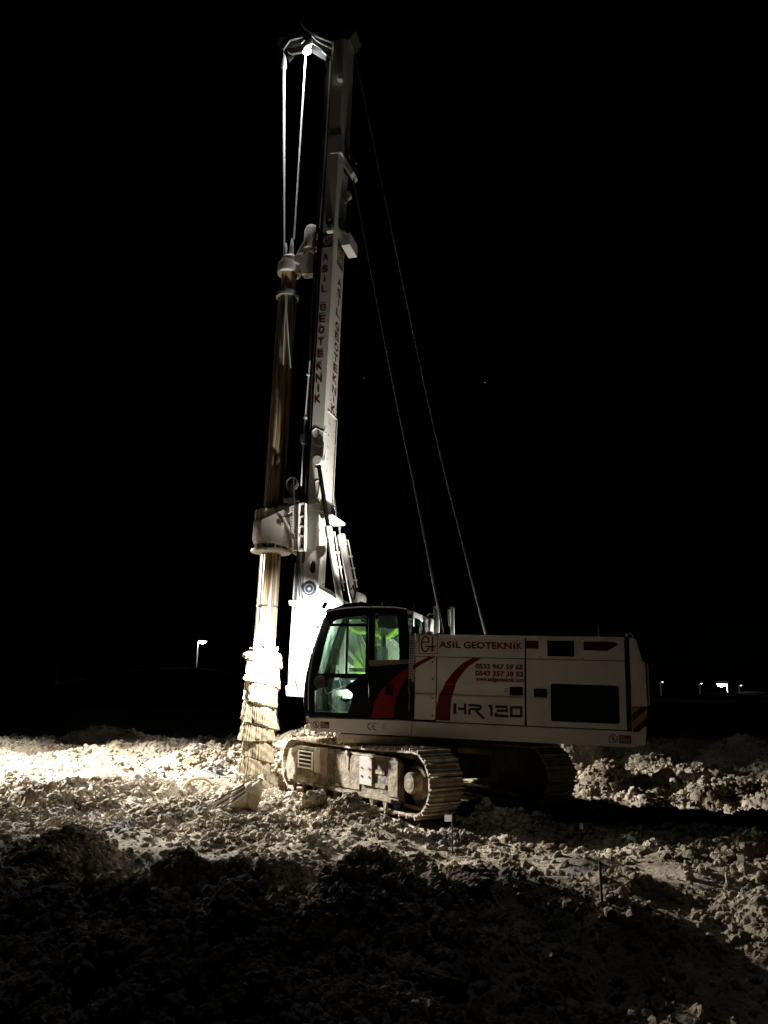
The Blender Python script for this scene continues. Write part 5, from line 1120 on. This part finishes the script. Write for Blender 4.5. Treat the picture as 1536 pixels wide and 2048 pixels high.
q = MB(); q.tube([(.26 * math.cos(t), .08 * math.cos(t), .22 * math.sin(t) - .02) for t in np.linspace(-.2, PI + .2, 18)], .028, 10); o = q.build('half_buried_hoop', M_canvas, smooth=True); o.location = (x, y, z); tag(o, 'muddy hose hoop arching out of the bright soil', 'hose')
for i, (pts, lab) in enumerate(((((400, 1582), (425, 1577), (445, 1575)), 'long grey twig lying left of the canvas roll'), (((398, 1590), (412, 1578), (425, 1568)), 'short twig crossing the long twig by the canvas roll'), (((740, 1602), (790, 1625), (830, 1640), (840, 1628)), 'fallen cable strand along the foot of the track'))):
    P = []
    for a, b_ in pts: gx, gy = G(a, b_, .06); P.append((gx, gy, hz(gx, gy) + .05))
    q = MB(); q.tube(P, .012, 6); o = q.build(('twig', 'twig', 'cable_strand')[i], M_wood); tag(o, lab, ('twig', 'twig', 'cable')[i])

# ================================================================== FAR LIGHTS
def at_depth(px, py, y):
    d = ray(px, py); t = y / d.y; return CAM + d * t
def lamppost(px, py, Y, hgt, label, glow, power, headr, color, arm=.8, lit=True):
    p = at_depth(px, py, Y); e = empty('lamppost', label, 'lamppost', loc=(p.x - arm, p.y, p.z - hgt), group='distant lampposts')
    q = MB(); pr_ = .11 if Y < 200 else .38; q.cyl((0, 0, 0), (0, 0, hgt), pr_, pr_ * .85, n=12); q.tube([(0, 0, hgt), (arm * .5, 0, hgt + .12 * abs(arm)), (arm, 0, hgt + .08 * abs(arm))], headr * .14, 8); q.build('pole', M_pole, e, smooth=True)
    q = MB(); q.box(arm - headr * 1.2, arm + headr * 1.6, -headr, headr, hgt + .1, hgt + .1 + headr * .7); h = q.build('lamp_head', M_gal, e, bevel=.02)
    q = MB(); q.lathe([(0, -headr * .8), (headr * .8, -headr * .4), (headr, .0), (headr * .9, .1)], c=(0, 0), n=16)
    for v in q.bm.verts: v.co = Vector((arm, 0, hgt + .06)) + v.co
    q.build('lens', glow, h, smooth=True)
    lamp('street_light', 'SPOT', power, e, (arm, -.6, hgt - headr * .9), (0, 0, hgt * .1), .15, 52, 1.0, color)
    return e
lamppost(405, 1284, 110, 6.5, 'tall lit lamppost on the dark rise left of the auger', E_warm, 90, .46, (1, .85, .7), .65)
lamppost(1442, 1368, 340, 9, 'brightest lamppost, glaring far off at the right', E_warm, 1500, 1.7, (1, .88, .75), -2.6)
lamppost(1325, 1364, 400, 7, 'small far lamppost nearest the engine house', E_dim, 60, .42, (1, .97, .92), 1.2)
lamppost(1403, 1367, 400, 8, 'small far lamppost just left of the glaring lamp', E_dim, 60, .42, (1, .97, .92), 1.2)
lamppost(1482, 1371, 400, 9, 'small far lamppost just right of the glaring lamp', E_dim, 60, .42, (1, .97, .92), 1.2)
for px, py, r_, m_, lab in ((162, 1370, .35, E_dim, 'tiny white light low on the left horizon'), (306, 1340, .22, E_win, 'tiny orange light on the far left hillside'), (313, 1341, .16, E_win, 'fainter orange light beside the other on the hillside')):
    p = at_depth(px, py, 240); q = MB(); q.lathe([(0, -r_), (r_ * .8, -r_ * .5), (r_, 0), (r_ * .8, r_ * .5), (0, r_)], n=10); o = q.build('distant_light', m_); o.location = p; tag(o, lab, 'light')
p = at_depth(110, 1372, 230)
e = empty('long_building', 'long low pale building dimly lit on the left horizon', 'building', loc=(p.x, p.y, p.z - 1.5))
q = MB(); q.box(0, 20, 0, 6, 0, 2.6); q.build('wall', M_conc, e); q = MB(); q.prism([(-.4, 2.6), (20.4, 2.6), (19.6, 3.5), (.4, 3.5)], -.4, 6.4); q.build('roof', M_dsteel, e)
for i in range(8): q = MB(); q.box(1.2 + i * 2.4, 2.4 + i * 2.4, -.04, .02, .9, 1.9); q.build('window', M_shade, e)
lamp('wall_light', 'POINT', 40, e, (9, -3, 2.4), size=.2, color=(1, .8, .65))
p = at_depth(116, 1330, 120); e = empty('utility_pole', 'dark utility pole standing at the far left', 'pole', loc=(p.x, p.y, 0)); q = MB(); q.cyl((0, 0, -.5), (0, 0, p.z), .1, .07, n=8); q.build('pole', M_wood, e); q = MB(); q.box(-.6, .6, -.04, .04, p.z - .5, p.z - .4); q.build('crossarm', M_wood, e)
for px, py, s_ in ((970, 765, 1.0), (728, 756, .6), (845, 1110, .5), (843, 113, .45)):
    p = CAM + ray(px, py).normalized() * 1800; q = MB(); q.lathe([(0, -s_ * .9), (s_ * .7, -s_ * .5), (s_ * .9, 0), (s_ * .7, s_ * .5), (0, s_ * .9)], n=10); o = q.build('star', E_star); o.location = p
    tag(o, {970: 'brightest star, in the empty sky right of the mast', 728: 'faint star close beside the middle of the mast', 845: 'faint star low between the mast and the winch ropes', 843: 'faint star high near the top of the picture'}[px], 'star')

# ================================================================== LAMPS ON THE RIG
wlp = px3(646, 1214, 1.40); wlp = (wlp[0] + .12, 1.42, wlp[2] - .02)
Ri = RIG.inverted()
t1 = Ri @ Vector((-5.9, 18.8, 0.2))
lamp('work_light_beam', 'SPOT', 10000, wl1, wlp, tuple(t1), 0.06, 40, .9, (1, .98, .95))
lamp('work_light_flood', 'SPOT', 1500, wl1, wlp, (2.1, .3, 2.35), .06, 118, .9, (1, .98, .95))
lamp('work_light_spill', 'SPOT', 90, wl1, wlp, (wlp[0] + .9, 1.5, wlp[2] - 1.5), .07, 165, .5, (1, .95, .88))
rl = px3(757, 1200, .9)
lamp('roof_light_up', 'SPOT', 1150, wl2, (rl[0], .8, rl[2] + .03), (2.0, .2, 5.9), .06, 70, 1.0, (1, .96, .90))
lamp('head_lamp_glow', 'SPOT', 340, wl3, HL, (KX, 0, 2), .06, 150, .6, (.90, .95, 1.0))
lamp('head_lamp_light', 'SPOT', 1000, wl3, HL, (KX + .1, 0, 2), .06, 44, .9, (.86, .93, 1.0))
b = MB(); b.box(-.34, -.20, .28, .42, 2.70, 2.80); dl = b.build('unseen_deck_light', M_dsteel, rig, bevel=.01)
lamp('unseen_deck_bulb', 'POINT', 110, dl, (-.2, .36, 2.88), size=.06, color=(1, .97, .9))
# portable light tower standing out of frame to the left, which throws the long shadows
lt = empty('light_tower', 'portable floodlight tower beyond the left edge of the picture', 'light tower', loc=(-13, 22, 0))
q = MB(); q.box(-.9, .9, -.6, .6, .45, 1.5); q.build('trailer_body', M_dusty, lt, bevel=.05)
for s_ in (-1, 1):
    q = MB(); q.lathe([(.05, -.1), (.32, -.1), (.34, 0), (.32, .1), (.05, .1)], c=(0, .33), axis='y', n=24); w_ = q.build('wheel', M_rub, lt, smooth=True); w_.location = (0, .75 * s_, 0)
q = MB(); q.cyl((0, 0, 1.5), (0, 0, 6.5), .07, .05, n=12); q.box(-.8, .8, -.04, .04, 6.45, 6.55); q.build('telescopic_pole', M_gal, lt)
lv = (Vector((0.5, 13, 0)) - Vector((-13, 22, 5))).normalized(); la = math.atan2(lv.y, lv.x)
for s_ in (-.6, -.2, .2, .6):
    q = MB(); q.box(-.09, .09, -.17, .17, -.14, .14); h_ = q.build('floodlight', M_black, lt, bevel=.02); h_.location = (s_, 0, 6.72); h_.rotation_euler = (0, .2, la)
    q = MB(); q.box(.091, .095, -.15, .15, -.12, .12); q.build('lens', E_cool, h_)
lamp('tower_light', 'SPOT', 102000, lt, (.15, -.25, 6.72), (7.6, -4.2, 0), .22, 62, 1.0, (1, .975, .93))

for xx in (.15, 1.0):  # unseen fill lamps added to brighten the boom plates behind the cab glass
    b = MB(); b.box(xx - .06, xx + .06, .43, .449, 1.55, 1.62); bl = b.build('boom_fill_light', M_dsteel, rig, bevel=.004)
    lamp('boom_fill_bulb', 'SPOT', 42, bl, (xx, .42, 1.66), (xx + .1, -.1, 2.1), .08, 165, .5, (1, .98, .93))
b = MB(); b.box(-1.1, -1.0, -.62, -.52, 2.70, 2.78); fill_dl = b.build('unseen_deck_light', M_dsteel, rig, bevel=.01)  # second deck lamp, unseen, added to brighten the rope bases
lamp('unseen_deck_bulb', 'POINT', 45, fill_dl, (-1.05, -.57, 2.88), size=.05, color=(1, .93, .82))
